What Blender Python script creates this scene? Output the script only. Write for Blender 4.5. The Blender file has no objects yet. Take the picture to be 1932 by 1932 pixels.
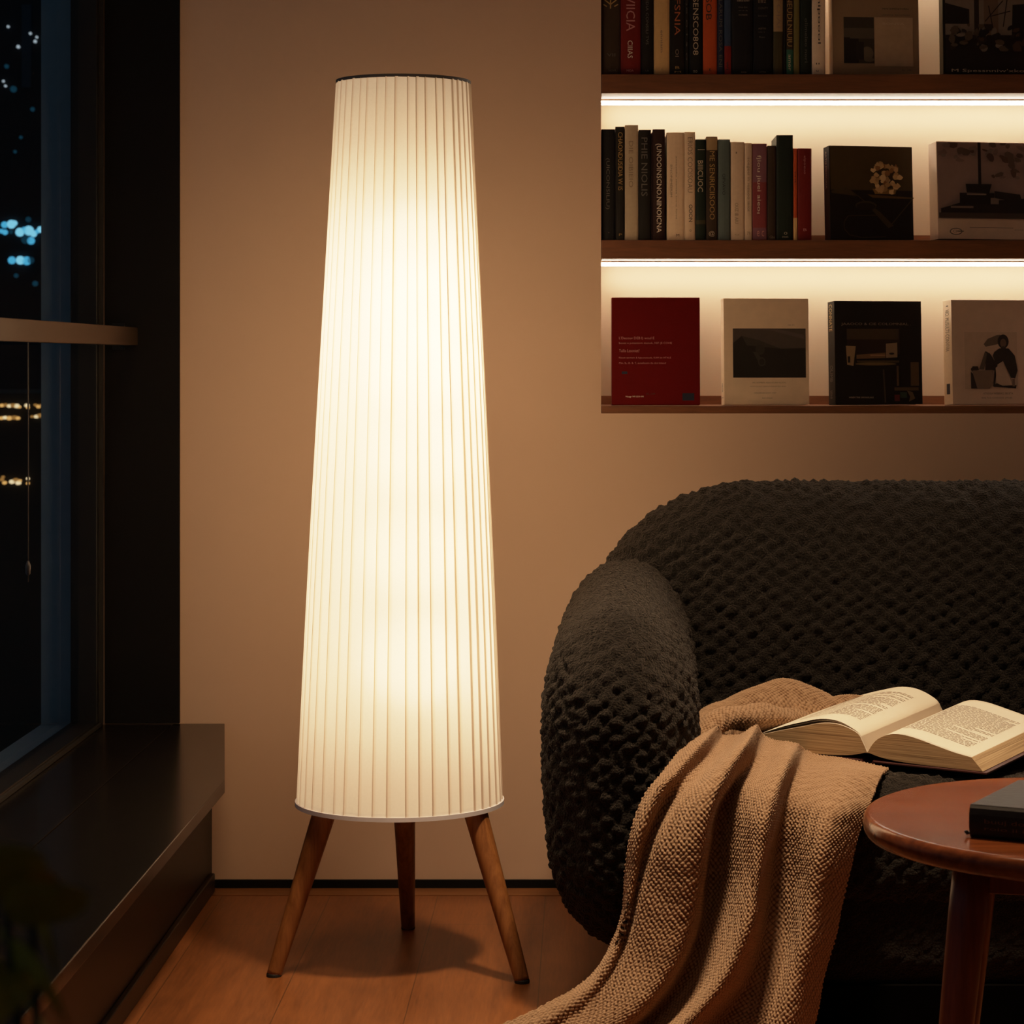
import bpy, math, random
import numpy as np
from mathutils import Vector, Matrix
random.seed(7)
rng = np.random.default_rng(11)
C = bpy.context.scene.collection
PI = math.pi
# ---------------------------------------------------------------- camera frame
F, PX, PY, EYE, WALL = 4700.0, 1100.0, 680.0, 0.996, 4.70
def at(px, py, Y):
    return Vector(((px - PX) * Y / F, Y, EYE - (py - PY) * Y / F))
def sx(px): return (px - PX) * WALL / F
def sz(py): return EYE - (py - PY) * WALL / F

# ---------------------------------------------------------------- materials
def lin(c):
    return tuple((v / 12.92 if v <= 0.04045 else ((v + 0.055) / 1.055) ** 2.4) for v in c)
def new_mat(name):
    m = bpy.data.materials.new(name); m.use_nodes = True
    nt = m.node_tree; b = nt.nodes['Principled BSDF']
    return m, nt, b
def N(nt, typ, **kw):
    n = nt.nodes.new(typ)
    for k, v in kw.items():
        if k in n.inputs: n.inputs[k].default_value = v
        else: setattr(n, k, v)
    return n
_pal = {}
def plain(name, col, rough=0.6, var=0.12, scale=40, bump=0.0, spec=0.4, sheen=0.0, metal=0.0, coat=0.0):
    """principled material whose colour is broken up by a soft noise"""
    key = (name, col, rough)
    if key in _pal: return _pal[key]
    m, nt, b = new_mat(name)
    tc = N(nt, 'ShaderNodeTexCoord')
    no = N(nt, 'ShaderNodeTexNoise', Scale=scale, Detail=4.0)
    nt.links.new(tc.outputs['Object'], no.inputs['Vector'])
    mx = N(nt, 'ShaderNodeMixRGB', blend_type='MIX')
    mx.inputs[1].default_value = (*[c * (1 - var) for c in col], 1)
    mx.inputs[2].default_value = (*[min(1, c * (1 + var)) for c in col], 1)
    nt.links.new(no.outputs['Fac'], mx.inputs[0]); nt.links.new(mx.outputs[0], b.inputs['Base Color'])
    b.inputs['Roughness'].default_value = rough
    b.inputs['Specular IOR Level'].default_value = spec
    b.inputs['Metallic'].default_value = metal
    b.inputs['Sheen Weight'].default_value = sheen
    b.inputs['Coat Weight'].default_value = coat
    if bump:
        bp = N(nt, 'ShaderNodeBump', Strength=bump, Distance=0.002)
        nt.links.new(no.outputs['Fac'], bp.inputs['Height']); nt.links.new(bp.outputs[0], b.inputs['Normal'])
    _pal[key] = m
    return m
def wood(name, dark, light, axis='X', rough=0.4, scale=1.0, coat=0.0, spec=0.4, fine=1.0):
    m, nt, b = new_mat(name)
    tc = N(nt, 'ShaderNodeTexCoord'); mp = N(nt, 'ShaderNodeMapping')
    s = {'X': (1.2, 14, 14), 'Y': (14, 1.2, 14), 'Z': (14, 14, 1.2)}[axis]
    mp.inputs['Scale'].default_value = tuple(v * scale for v in s)
    nt.links.new(tc.outputs['Object'], mp.inputs['Vector'])
    n1 = N(nt, 'ShaderNodeTexNoise', Scale=2.2, Detail=8.0, Roughness=0.62, Distortion=1.4)
    n2 = N(nt, 'ShaderNodeTexNoise', Scale=16.0 * fine, Detail=3.0, Roughness=0.6)
    nt.links.new(mp.outputs[0], n1.inputs['Vector']); nt.links.new(mp.outputs[0], n2.inputs['Vector'])
    ad = N(nt, 'ShaderNodeMath', operation='MULTIPLY_ADD'); ad.inputs[1].default_value = 0.35
    nt.links.new(n2.outputs['Fac'], ad.inputs[0]); nt.links.new(n1.outputs['Fac'], ad.inputs[2])
    cr = N(nt, 'ShaderNodeValToRGB')
    cr.color_ramp.elements[0].position = 0.45; cr.color_ramp.elements[0].color = (*dark, 1)
    cr.color_ramp.elements[1].position = 0.85; cr.color_ramp.elements[1].color = (*light, 1)
    nt.links.new(ad.outputs[0], cr.inputs[0]); nt.links.new(cr.outputs[0], b.inputs['Base Color'])
    b.inputs['Roughness'].default_value = rough; b.inputs['Coat Weight'].default_value = coat
    b.inputs['Coat Roughness'].default_value = 0.12
    b.inputs['Specular IOR Level'].default_value = spec
    bp = N(nt, 'ShaderNodeBump', Strength=0.12, Distance=0.001)
    nt.links.new(ad.outputs[0], bp.inputs['Height']); nt.links.new(bp.outputs[0], b.inputs['Normal'])
    return m
def glow(name, col, strength):
    m, nt, b = new_mat(name); nt.nodes.remove(b)
    e = N(nt, 'ShaderNodeEmission'); e.inputs[0].default_value = (*col, 1); e.inputs[1].default_value = strength
    no = N(nt, 'ShaderNodeTexNoise', Scale=3.0)
    mu = N(nt, 'ShaderNodeMath', operation='MULTIPLY_ADD'); mu.inputs[1].default_value = strength * 0.1; mu.inputs[2].default_value = strength * 0.95
    nt.links.new(no.outputs['Fac'], mu.inputs[0]); nt.links.new(mu.outputs[0], e.inputs[1])
    nt.links.new(e.outputs[0], nt.nodes['Material Output'].inputs[0])
    return m

# ---------------------------------------------------------------- mesh building
class MB:
    def __init__(s): s.v, s.f, s.m = [], [], []
    def add(s, vs, fs, m=0):
        o = len(s.v); s.v += [tuple(p) for p in vs]
        s.f += [tuple(i + o for i in f) for f in fs]; s.m += [m] * len(fs); return s
    def box(s, x0, x1, y0, y1, z0, z1, m=0):
        vs = [(x, y, z) for z in (z0, z1) for y in (y0, y1) for x in (x0, x1)]
        return s.add(vs, [(0, 2, 3, 1), (4, 5, 7, 6), (0, 1, 5, 4), (2, 6, 7, 3), (0, 4, 6, 2), (1, 3, 7, 5)], m)
    def prism(s, poly, z0, z1, m=0):      # poly (x,y) counter-clockwise seen from above
        n = len(poly)
        vs = [(x, y, z0) for x, y in poly] + [(x, y, z1) for x, y in poly]
        fs = [tuple(range(n - 1, -1, -1)), tuple(range(n, 2 * n))]
        fs += [(i, (i + 1) % n, n + (i + 1) % n, n + i) for i in range(n)]
        return s.add(vs, fs, m)
    def tube(s, pts, rads, n=16, m=0, cap=True):
        pts = [Vector(p) for p in pts]
        if not hasattr(rads, '__len__'): rads = [rads] * len(pts)
        vs = []
        up = None
        for i, p in enumerate(pts):
            d = (pts[min(i + 1, len(pts) - 1)] - pts[max(i - 1, 0)]).normalized()
            if up is None:
                up = Vector((1, 0, 0)) if abs(d.x) < 0.9 else Vector((0, 1, 0))
            a = (up - d * up.dot(d)).normalized(); b = d.cross(a); up = a
            for k in range(n):
                t = 2 * PI * k / n
                vs.append(p + (a * math.cos(t) + b * math.sin(t)) * rads[i])
        fs = []
        for i in range(len(pts) - 1):
            for k in range(n):
                k2 = (k + 1) % n
                fs.append((i * n + k, i * n + k2, (i + 1) * n + k2, (i + 1) * n + k))
        if cap:
            fs.append(tuple(range(n - 1, -1, -1)))
            fs.append(tuple((len(pts) - 1) * n + k for k in range(n)))
        return s.add(vs, fs, m)
    def lathe(s, prof, n=48, c=(0, 0), m=0):   # prof (r,z) list, open
        vs = [(c[0] + r * math.cos(2 * PI * k / n), c[1] + r * math.sin(2 * PI * k / n), z) for r, z in prof for k in range(n)]
        fs = [(i * n + k, i * n + (k + 1) % n, (i + 1) * n + (k + 1) % n, (i + 1) * n + k) for i in range(len(prof) - 1) for k in range(n)]
        if prof[0][0] > 1e-6: fs.append(tuple(range(n - 1, -1, -1)))
        if prof[-1][0] > 1e-6: fs.append(tuple((len(prof) - 1) * n + k for k in range(n)))
        return s.add(vs, fs, m)
_root = {}
def link(name, me, parent=None, origin=None):
    o = bpy.data.objects.new(name, me); C.objects.link(o)
    if parent is not None: o.parent = parent
    return o
def root_loc(parent):
    p = parent
    while p.parent is not None: p = p.parent
    return Vector(p.location)
def build(name, mb, mats, parent=None, local=False, smooth=False, bevel=0.0, seg=2):
    vs = mb.v
    if parent is not None and not local:
        L = root_loc(parent); vs = [(v[0] - L.x, v[1] - L.y, v[2] - L.z) for v in vs]
    me = bpy.data.meshes.new(name); me.from_pydata([tuple(v) for v in vs], [], mb.f)
    if not isinstance(mats, (list, tuple)): mats = [mats]
    for m in mats: me.materials.append(m)
    me.polygons.foreach_set('material_index', mb.m)
    if smooth: me.polygons.foreach_set('use_smooth', [True] * len(me.polygons))
    me.update()
    o = link(name, me, parent)
    if bevel:
        b = o.modifiers.new('edge', 'BEVEL'); b.width = bevel; b.segments = seg; b.limit_method = 'ANGLE'; b.angle_limit = 0.6
    return o
def grid_mesh(name, P, mats, parent=None, uv=None, closed_u=False):
    """P: array (rows, cols, 3) -> smooth grid"""
    R, K = P.shape[:2]
    P = P.copy()
    if parent is not None: P -= np.array(root_loc(parent))
    idx = np.arange(R * K).reshape(R, K)
    if closed_u: idx = np.concatenate([idx, idx[:, :1]], 1)
    fs = np.stack([idx[:-1, :-1], idx[:-1, 1:], idx[1:, 1:], idx[1:, :-1]], -1).reshape(-1, 4)
    me = bpy.data.meshes.new(name)
    me.from_pydata(P.reshape(-1, 3).tolist(), [], fs.tolist())
    me.polygons.foreach_set('use_smooth', [True] * len(me.polygons))
    me.materials.append(mats)
    if uv is not None:
        l = me.uv_layers.new(name='UVMap')
        U = uv.reshape(-1, 2)[fs.reshape(-1)]
        l.data.foreach_set('uv', U.reshape(-1).astype(np.float32))
    me.update()
    return link(name, me, parent)
def tag(o, label, cat, group=None, kind=None):
    o['label'] = label; o['category'] = cat
    if group: o['group'] = group
    if kind: o['kind'] = kind
    return o
def thing(name, label, cat, loc=(0, 0, 0), group=None, rot=(0, 0, 0)):
    o = bpy.data.objects.new(name, None); C.objects.link(o)
    o.empty_display_size = 0.05
    o.location = loc; o.rotation_euler = rot
    return tag(o, label, cat, group)
def struct(name, mb, mat, bevel=0.0):
    o = build(name, mb, mat, bevel=bevel); o['kind'] = 'structure'; return o

# ================================================================= ROOM SHELL
def wall_material():
    m, nt, b = new_mat('warm_plaster')
    tc = N(nt, 'ShaderNodeTexCoord')
    n1 = N(nt, 'ShaderNodeTexNoise', Scale=1.3, Detail=3.0); n2 = N(nt, 'ShaderNodeTexNoise', Scale=180.0, Detail=3.0)
    for n in (n1, n2): nt.links.new(tc.outputs['Object'], n.inputs['Vector'])
    mx = N(nt, 'ShaderNodeMixRGB'); mx.inputs[1].default_value = (0.60, 0.412, 0.295, 1); mx.inputs[2].default_value = (0.66, 0.455, 0.328, 1)
    nt.links.new(n1.outputs['Fac'], mx.inputs[0]); nt.links.new(mx.outputs[0], b.inputs['Base Color'])
    b.inputs['Roughness'].default_value = 0.75; b.inputs['Specular IOR Level'].default_value = 0.2
    bp = N(nt, 'ShaderNodeBump', Strength=0.05, Distance=0.001)
    nt.links.new(n2.outputs['Fac'], bp.inputs['Height']); nt.links.new(bp.outputs[0], b.inputs['Normal'])
    return m
PLASTER = wall_material()
def floor_material():
    m, nt, b = new_mat('oak_plank_floor')
    tc = N(nt, 'ShaderNodeTexCoord'); mp = N(nt, 'ShaderNodeMapping')
    mp.inputs['Rotation'].default_value = (0, 0, PI / 2); mp.inputs['Location'].default_value = (0.35, 0.07, 0)
    nt.links.new(tc.outputs['Object'], mp.inputs['Vector'])
    br = N(nt, 'ShaderNodeTexBrick'); br.offset = 0.37
    br.inputs['Scale'].default_value = 1.0; br.inputs['Brick Width'].default_value = 1.35; br.inputs['Row Height'].default_value = 0.2
    br.inputs['Mortar Size'].default_value = 0.0011; br.inputs['Mortar Smooth'].default_value = 0.3; br.inputs['Bias'].default_value = 0.0
    br.inputs['Color1'].default_value = (0.235, 0.080, 0.023, 1); br.inputs['Color2'].default_value = (0.190, 0.062, 0.017, 1)
    br.inputs['Mortar'].default_value = (0.09, 0.035, 0.012, 1)
    nt.links.new(mp.outputs[0], br.inputs['Vector'])
    gm = N(nt, 'ShaderNodeMapping'); gm.inputs['Scale'].default_value = (22, 1.6, 1)
    nt.links.new(tc.outputs['Object'], gm.inputs['Vector'])
    g1 = N(nt, 'ShaderNodeTexNoise', Scale=1.6, Detail=8.0, Roughness=0.65, Distortion=0.8)
    g2 = N(nt, 'ShaderNodeTexNoise', Scale=9.0, Detail=4.0, Roughness=0.6)
    for g in (g1, g2): nt.links.new(gm.outputs[0], g.inputs['Vector'])
    g3 = N(nt, 'ShaderNodeTexNoise', Scale=3.0, Detail=2.0); nt.links.new(tc.outputs['Object'], g3.inputs['Vector'])
    ad = N(nt, 'ShaderNodeMath', operation='ADD'); nt.links.new(g1.outputs['Fac'], ad.inputs[0]); nt.links.new(g2.outputs['Fac'], ad.inputs[1])
    ad2 = N(nt, 'ShaderNodeMath', operation='ADD'); nt.links.new(ad.outputs[0], ad2.inputs[0]); nt.links.new(g3.outputs['Fac'], ad2.inputs[1])
    mr = N(nt, 'ShaderNodeMapRange'); mr.inputs['From Min'].default_value = 1.0; mr.inputs['From Max'].default_value = 2.0
    mr.inputs['To Min'].default_value = 0.48; mr.inputs['To Max'].default_value = 1.42
    nt.links.new(ad2.outputs[0], mr.inputs['Value'])
    mu = N(nt, 'ShaderNodeMixRGB', blend_type='MULTIPLY'); mu.inputs[0].default_value = 1.0
    nt.links.new(br.outputs['Color'], mu.inputs[1]); nt.links.new(mr.outputs[0], mu.inputs[2])
    nt.links.new(mu.outputs[0], b.inputs['Base Color'])
    b.inputs['Roughness'].default_value = 0.38; b.inputs['Specular IOR Level'].default_value = 0.4
    bp = N(nt, 'ShaderNodeBump', Strength=0.25, Distance=0.0008)
    nt.links.new(ad2.outputs[0], bp.inputs['Height']); nt.links.new(bp.outputs[0], b.inputs['Normal'])
    return m
FLOOR = floor_material()
BLACK = plain('black_matte_paint', (0.006, 0.0055, 0.005), 0.55, 0.2, spec=0.15)
STONE = None
RX = 2.30                      # right wall
nx0, nx1, nz0, nz1, nd = sx(1134), 1.78, sz(780), 2.20, 0.17
struct('floor', MB().box(-0.98, RX, -1.3, WALL, -0.05, 0.0), FLOOR)
struct('ceiling', MB().box(-0.98, RX + .1, -1.4, WALL + .3, 2.62, 2.70), plain('ceiling_paint', (0.5, 0.45, 0.4), 0.8))
w = MB()
w.box(-0.98, nx0, WALL, WALL + 0.25, 0, 2.62); w.box(nx0, nx1, WALL, WALL + 0.25, 0, nz0)
w.box(nx0, nx1, WALL, WALL + 0.25, nz1, 2.62); w.box(nx1, RX, WALL, WALL + 0.25, 0, 2.62)
w.box(nx0, nx1, WALL + nd, WALL + 0.25, nz0, nz1, 1)
wb_ = build('wall_back', w, [PLASTER, plain('niche_cream_paint', (0.50, 0.365, 0.25), 0.75, 0.04, 3)]); wb_['kind'] = 'structure'
struct('wall_right', MB().box(RX, RX + 0.1, -1.4, WALL + 0.25, 0, 2.62), PLASTER)
struct('wall_front', MB().box(-0.98, RX, -1.4, -1.3, 0, 2.62), plain('front_wall_paint', (0.2, 0.17, 0.14), 0.8))
struct('wall_left', MB().box(-1.02, -0.905, -1.4, WALL, -0.05, 0.30), BLACK)
struct('baseboard_back', MB().box(sx(400), RX, WALL - 0.006, WALL, 0.0, 0.017), BLACK)
struct('trim_1', MB().box(sx(400), RX, WALL - 0.066, WALL - 0.006, 0.0, 0.0015),
       wood('floor_edge_wood', (0.16, 0.06, 0.019), (0.24, 0.095, 0.032), 'X', 0.42))
struct('trim_2', MB().box(sx(200), sx(340), WALL - 0.012, WALL, sz(1363), 2.62), BLACK)
# ---- window on the left
FRAME = plain('black_window_metal', (0.008, 0.008, 0.008), 0.4, 0.1, spec=0.3)
SLATE = plain('slate_cladding', (0.20, 0.27, 0.32), 0.7, 0.1)
win = bpy.data.objects.new('window_1', None); C.objects.link(win); win.location = (-0.94, 2.0, 0.31); win['kind'] = 'structure'
fr = MB()
fr.box(-0.955, -0.905, 4.64, WALL, 0.30, 2.62); fr.box(-0.955, -0.905, -1.3, 4.64, 0.30, 0.322)
fr.box(-0.955, -0.905, -1.3, 4.64, 2.58, 2.62)
for yy in (2.6, 0.6): fr.box(-0.955, -0.905, yy, yy + 0.05, 0.322, 2.58)
build('window_frame', fr, FRAME, win, bevel=0.002)
gk = MB(); gk.box(-0.907, -0.900, -1.3, 4.66, 0.312, 0.318); gk.box(-0.907, -0.897, 4.655, 4.66, 0.318, 2.58)
build('sealing_strip', gk, plain('grey_sealant', (0.016, 0.014, 0.011), 0.6), win)
gm, nt, b = new_mat('clear_glass'); nt.nodes.remove(b)
tr = N(nt, 'ShaderNodeBsdfTransparent'); tr.inputs[0].default_value = (0.86, 0.9, 0.92, 1)
gl = N(nt, 'ShaderNodeBsdfGlossy'); gl.inputs['Roughness'].default_value = 0.015
fz = N(nt, 'ShaderNodeFresnel', IOR=1.38); no = N(nt, 'ShaderNodeTexNoise', Scale=6.0)
mx = N(nt, 'ShaderNodeMixShader'); nt.links.new(fz.outputs[0], mx.inputs[0]); nt.links.new(tr.outputs[0], mx.inputs[1]); nt.links.new(gl.outputs[0], mx.inputs[2])
nt.links.new(mx.outputs[0], nt.nodes['Material Output'].inputs[0])
for y0, y1 in ((2.65, 4.64), (0.65, 2.6), (-1.3, 0.6)):
    build('window_pane', MB().add([(-0.94, y0, 0.322), (-0.94, y1, 0.322), (-0.94, y1, 2.58), (-0.94, y0, 2.58)], [(0, 1, 2, 3)]), gm, win)
rv = MB(); rv.box(-1.018, -0.955, WALL - .02, WALL + 0.2, 0.30, 2.7)
build('outer_reveal', rv, SLATE, win)
build('outer_ledge', MB().box(-1.018, -0.955, -1.3, WALL - .02, 0.25, 0.312), SLATE, win)
# ---- window bench
BENCH = new_mat('dark_polished_stone'); BENCH, nt, b = BENCH
tc = N(nt, 'ShaderNodeTexCoord'); no = N(nt, 'ShaderNodeTexNoise', Scale=9.0, Detail=6.0); nt.links.new(tc.outputs['Object'], no.inputs['Vector'])
cr = N(nt, 'ShaderNodeValToRGB'); cr.color_ramp.elements[0].color = (0.006, 0.005, 0.004, 1); cr.color_ramp.elements[1].color = (0.009, 0.007, 0.0055, 1)
nt.links.new(no.outputs['Fac'], cr.inputs[0]); nt.links.new(cr.outputs[0], b.inputs['Base Color'])
mr = N(nt, 'ShaderNodeMapRange'); mr.inputs['To Min'].default_value = 0.20; mr.inputs['To Max'].default_value = 0.24
nt.links.new(no.outputs['Fac'], mr.inputs['Value']); nt.links.new(mr.outputs[0], b.inputs['Roughness']); b.inputs['Specular IOR Level'].default_value = 0.17
bench = thing('window_bench', 'long low dark window bench with an overhanging stone top under the glass', 'window sill', (-0.75, 2.2, 0))
zt = sz(1365)
s0, s1 = sx(195), -0.7745
sl = MB(); sl.box(s0, s1, 4.40, WALL - 0.013, zt - 0.021, zt); sl.box(s0, s1, 3.0, 4.398, zt - 0.021, zt); sl.box(s0, s1, -1.3, 2.998, zt - 0.021, zt)
build('sill_slab', sl, BENCH, bench, bevel=0.0008)
e0 = at(424, 1472, 4.065).x
build('bench_top', MB().prism([(-0.773, -1.3), (e0, -1.3), (e0, 4.065), (sx(424), WALL - .001), (-0.773, WALL - .001)], zt - 0.021, zt), BENCH, bench, bevel=0.0012)
DKWOOD = wood('dark_bench_panel', (0.005, 0.0027, 0.0018), (0.009, 0.0048, 0.003), 'Y', 0.4, spec=0.2)
build('bench_body', MB().box(-0.903, sx(400), -1.3, WALL - .001, 0.0, zt - 0.021), DKWOOD, bench)
build('kick_board', MB().box(sx(400), sx(400) + 0.010, -1.3, WALL - .03, 0.0, 0.035), wood('kick_board_wood', (0.008, 0.0035, 0.002), (0.014, 0.006, 0.003), 'Y', 0.4, spec=0.25), bench, bevel=0.002)
# ---- guard rail across the window
RAILM = plain('bronze_metal', (0.055, 0.034, 0.021), 0.5, 0.08, metal=0.4)
rail = thing('guard_rail', 'flat bronze safety rail running across the window at waist height', 'rail', (-0.85, 2.2, 1.0))
build('rail_bar', MB().box(-0.86, sx(262), -1.3, WALL - 0.012, EYE + 0.028, EYE + 0.062), RAILM, rail, bevel=0.0015)
build('mounting_plate', MB().box(-0.885, -0.862, WALL - 0.02, WALL - 0.012, EYE + 0.02, EYE + 0.07), FRAME, rail)
# ---- blind cord
cord = thing('blind_cord', 'thin dark pull cord hanging in front of the window glass below the rail', 'cord', (-0.925 + .03, 3.98, 1.0))
cx = at(53, 900, 4.02)
build('cord_line', MB().tube([(cx.x, cx.y, EYE + 0.03), (cx.x, cx.y, at(53, 1098, 4.02).z)], 0.0012, 8), plain('cord_grey', (0.05, 0.045, 0.04), 0.5), cord, smooth=True)
pz = at(53, 1072, 4.02).z
build('cord_weight', MB().lathe([(0.0005, pz - .012), (0.004, pz - .009), (0.0045, pz + .004), (0.0015, pz + .012)], 12, (cx.x, cx.y)), plain('cord_plastic', (0.05, 0.05, 0.055), 0.3), cord, smooth=True)

# ================================================================= NIGHT OUTSIDE
DARKC = plain('night_facade', (0.012, 0.014, 0.018), 0.8)
BLUEM = [glow('blue_window_glow', (0.06, 0.36, 0.62), 1.6), glow('pale_blue_window_glow', (0.20, 0.60, 0.85), 1.6), glow('dim_blue_window_glow', (0.02, 0.12, 0.20), 0.3)]
WHITEM = glow('white_window_glow', (0.75, 0.9, 1.0), 0.7)
WARMM = [glow('amber_lamp_glow', (1.0, 0.50, 0.14), 1.2), glow('dim_amber_lamp_glow', (0.6, 0.28, 0.07), 0.7), glow('pale_amber_lamp_glow', (1.0, 0.72, 0.38), 1.6)]
def lamp_disc(name, px, py, r, Y, mat, parent, sq=0.8):
    c = at(px, py, Y); R = r * Y / F
    n = 14
    mb = MB(); mb.add([(c.x + R * math.cos(2 * PI * k / n), c.y, c.z + sq * R * math.sin(2 * PI * k / n)) for k in range(n)] +
                      [(c.x + R * math.cos(2 * PI * k / n), c.y + 0.05, c.z + sq * R * math.sin(2 * PI * k / n)) for k in range(n)],
                      [tuple(range(n)), tuple(range(2 * n - 1, n - 1, -1))] + [(k, n + k, n + (k + 1) % n, (k + 1) % n) for k in range(n)])
    return build(name, mb, mat, parent)
tower = thing('city_tower', 'dark high-rise far beyond the glass dotted with blue and white lit windows', 'building', (-15, 62, -40))
build('tower_wall', MB().box(-75, at(84, 600, 60).x + .9, 60.08, 66, -40, 45), DARKC, tower)
build('tower_bay', MB().box(at(40, 600, 60).x, at(58, 600, 60).x, 60.03, 60.08, at(40, 165, 60).z, at(40, 8, 60).z), plain('blue_night_bay', (0.01, 0.03, 0.05), 0.6), tower)
for px, py, r, k in ((8, 424, 6, 0), (21, 423, 8, 1), (27, 421, 5, 1), (9, 438, 5, 0), (20, 437, 4, 2), (37, 438, 8, 1), (46, 434, 6, 0), (54, 435, 9, 1), (63, 441, 6, 1),
                     (48, 452, 8, 2), (58, 454, 7, 0), (76, 433, 6, 1), (69, 437, 4, 0), (2, 436, 4, 0), (22, 491, 7, 0), (38, 491, 8, 1), (50, 492, 8, 0), (58, 491, 6, 2), (53, 414, 5, 2)):
    lamp_disc('lit_window', px, py, r, 60, BLUEM[k], tower, 1.0)
for px, py, r in ((15, 50, 2.2), (57, 63, 2.4), (69, 70, 2.2), (66, 78, 2.8), (34, 88, 3), (6, 153, 2.2), (10, 162, 2.2)):
    lamp_disc('lit_window', px, py, r, 60, WHITEM, tower, 1.0)
for px, py, r in ((61, 206, 4), (39, 259, 3), (28, 286, 3), (30, 520, 4), (66, 535, 5), (12, 125, 4), (25, 168, 6)):
    lamp_disc('lit_window', px, py, r, 60, BLUEM[2], tower, 1.0)
low = thing('terrace_building', 'low dark building below the tower with strings of amber terrace lights', 'building', (-10, 45, -40))
build('terrace_wall', MB().box(-55, at(112, 900, 44).x + .3, 44.06, 50, -40, at(0, 742, 44).z), plain('terrace_facade', (0.014, 0.011, 0.008), 0.8), low)
for k, (px, py, r) in enumerate([(3, 765, 4), (10, 764, 4), (17, 766, 4), (24, 765, 5), (31, 766, 5), (36, 768, 3), (50, 765, 4), (52, 769, 3), (66, 764, 3), (72, 767, 4), (77, 765, 3), (88, 763, 3), (98, 763, 2), (107, 763, 3),
                                 (2, 789, 4), (9, 788, 4), (17, 789, 5), (26, 788, 5), (33, 789, 4), (60, 786, 3), (68, 786, 4), (75, 784, 5), (82, 786, 3), (90, 785, 4), (92, 800, 3), (88, 772, 2),
                                 (3, 905, 4), (8, 911, 4), (5, 900, 3), (22, 909, 5), (29, 906, 5), (34, 911, 5), (37, 907, 3), (52, 903, 3), (52, 912, 3)]):
    lamp_disc('terrace_light', px, py, r, 44, WARMM[(k * 7 + k // 3) % 3], low, 0.75)

# ================================================================= SHELVES
SHELFW = wood('walnut_shelf', (0.10, 0.036, 0.014), (0.20, 0.074, 0.027), 'X', 0.5, fine=1.6)
LEDM = glow('warm_white_led', (1.0, 0.83, 0.64), 36.0)
ALU = plain('pale_led_channel', (0.7, 0.62, 0.52), 0.5)
def shelf(label, y_top, y_bot, led, backstrip=True):
    z1, z0 = sz(y_top), sz(y_bot)
    t = thing('wooden_shelf', label, 'shelf', (nx0, WALL, z0), 'lit shelves in the wall niche')
    build('shelf_board', MB().box(nx0 + .0005, nx1 - .0005, WALL - 0.001, WALL + nd - .001, z0, z1), SHELFW, t, bevel=0.001)
    build('rear_upstand', MB().box(nx0 + .0005, nx1 - .0005, WALL + nd - 0.012, WALL + nd - .001, z1, z1 + 0.017), SHELFW, t)
    if led:
        ch = build('light_channel', MB().box(nx0 + .001, nx1 - .001, WALL + 0.108, WALL + 0.126, z0 - 0.003, z0), ALU, t)
        build('light_strip', MB().box(nx0 + .0015, nx1 - .0015, WALL + 0.110, WALL + 0.124, z0 - 0.0095, z0 - 0.003), LEDM, ch)
    return t
ZA, ZB, ZC = sz(140), sz(453), sz(766)
shelf('highest walnut shelf in the wall niche, light strip over the topmost books', -173, -138, True)
shelf('walnut shelf carrying the topmost row of books, light strip beneath', 140, 176, True)
shelf('walnut middle shelf under the second row of books, light strip beneath', 453, 488, True)
shelf('thin lowest walnut shelf holding the red cover and three display books', 766, 780, False)

# ---------------------------------------------------------------- lettering
_txt = {}
def text_geo(body):
    if body in _txt: return _txt[body]
    cu = bpy.data.curves.new('lettering_src', 'FONT'); cu.body = body; cu.resolution_u = 2
    o = bpy.data.objects.new('lettering_src', cu); C.objects.link(o)
    bpy.context.view_layer.update()
    me = bpy.data.meshes.new_from_object(o.evaluated_get(bpy.context.evaluated_depsgraph_get()))
    vs = np.array([tuple(v.co)[:2] for v in me.vertices]); fs = [tuple(p.vertices) for p in me.polygons]
    bpy.data.objects.remove(o); bpy.data.curves.remove(cu); bpy.data.meshes.remove(me)
    mn = vs.min(0); vs = vs - mn; _txt[body] = (vs, fs, vs.max(0)); return _txt[body]
def letter(mb, body, x, z, w, h, y, vertical=False, m=0):
    """fit body into the box with lower-left (x,z), size w,h on the plane y; vertical runs top to bottom"""
    vs, fs, sz_ = text_geo(body)
    if vertical:
        out = [(x + v[1] / sz_[1] * w, y, z + h - v[0] / sz_[0] * h) for v in vs]
    else:
        out = [(x + v[0] / sz_[0] * w, y, z + v[1] / sz_[1] * h) for v in vs]
    mb.add(out, fs, m)
PAGES = plain('page_edges', (0.62, 0.50, 0.34), 0.8, 0.25, 220)
INKS = {'c': plain('cream_ink', (0.55, 0.45, 0.32), 0.5), 'k': plain('black_ink', (0.02, 0.018, 0.016), 0.5), 'g': plain('gilt_ink', (0.42, 0.27, 0.09), 0.4),
        'd': plain('faded_brown_ink', (0.26, 0.19, 0.13), 0.6), 'r': plain('rust_ink', (0.45, 0.12, 0.04), 0.5), 'w': plain('white_ink', (0.72, 0.64, 0.52), 0.5),
        's': plain('dim_grey_ink', (0.12, 0.11, 0.09), 0.6), 'p': plain('pink_ink', (0.5, 0.22, 0.2), 0.6), 'b': plain('deep_blue_ink', (0.01, 0.014, 0.03), 0.5)}
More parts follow.
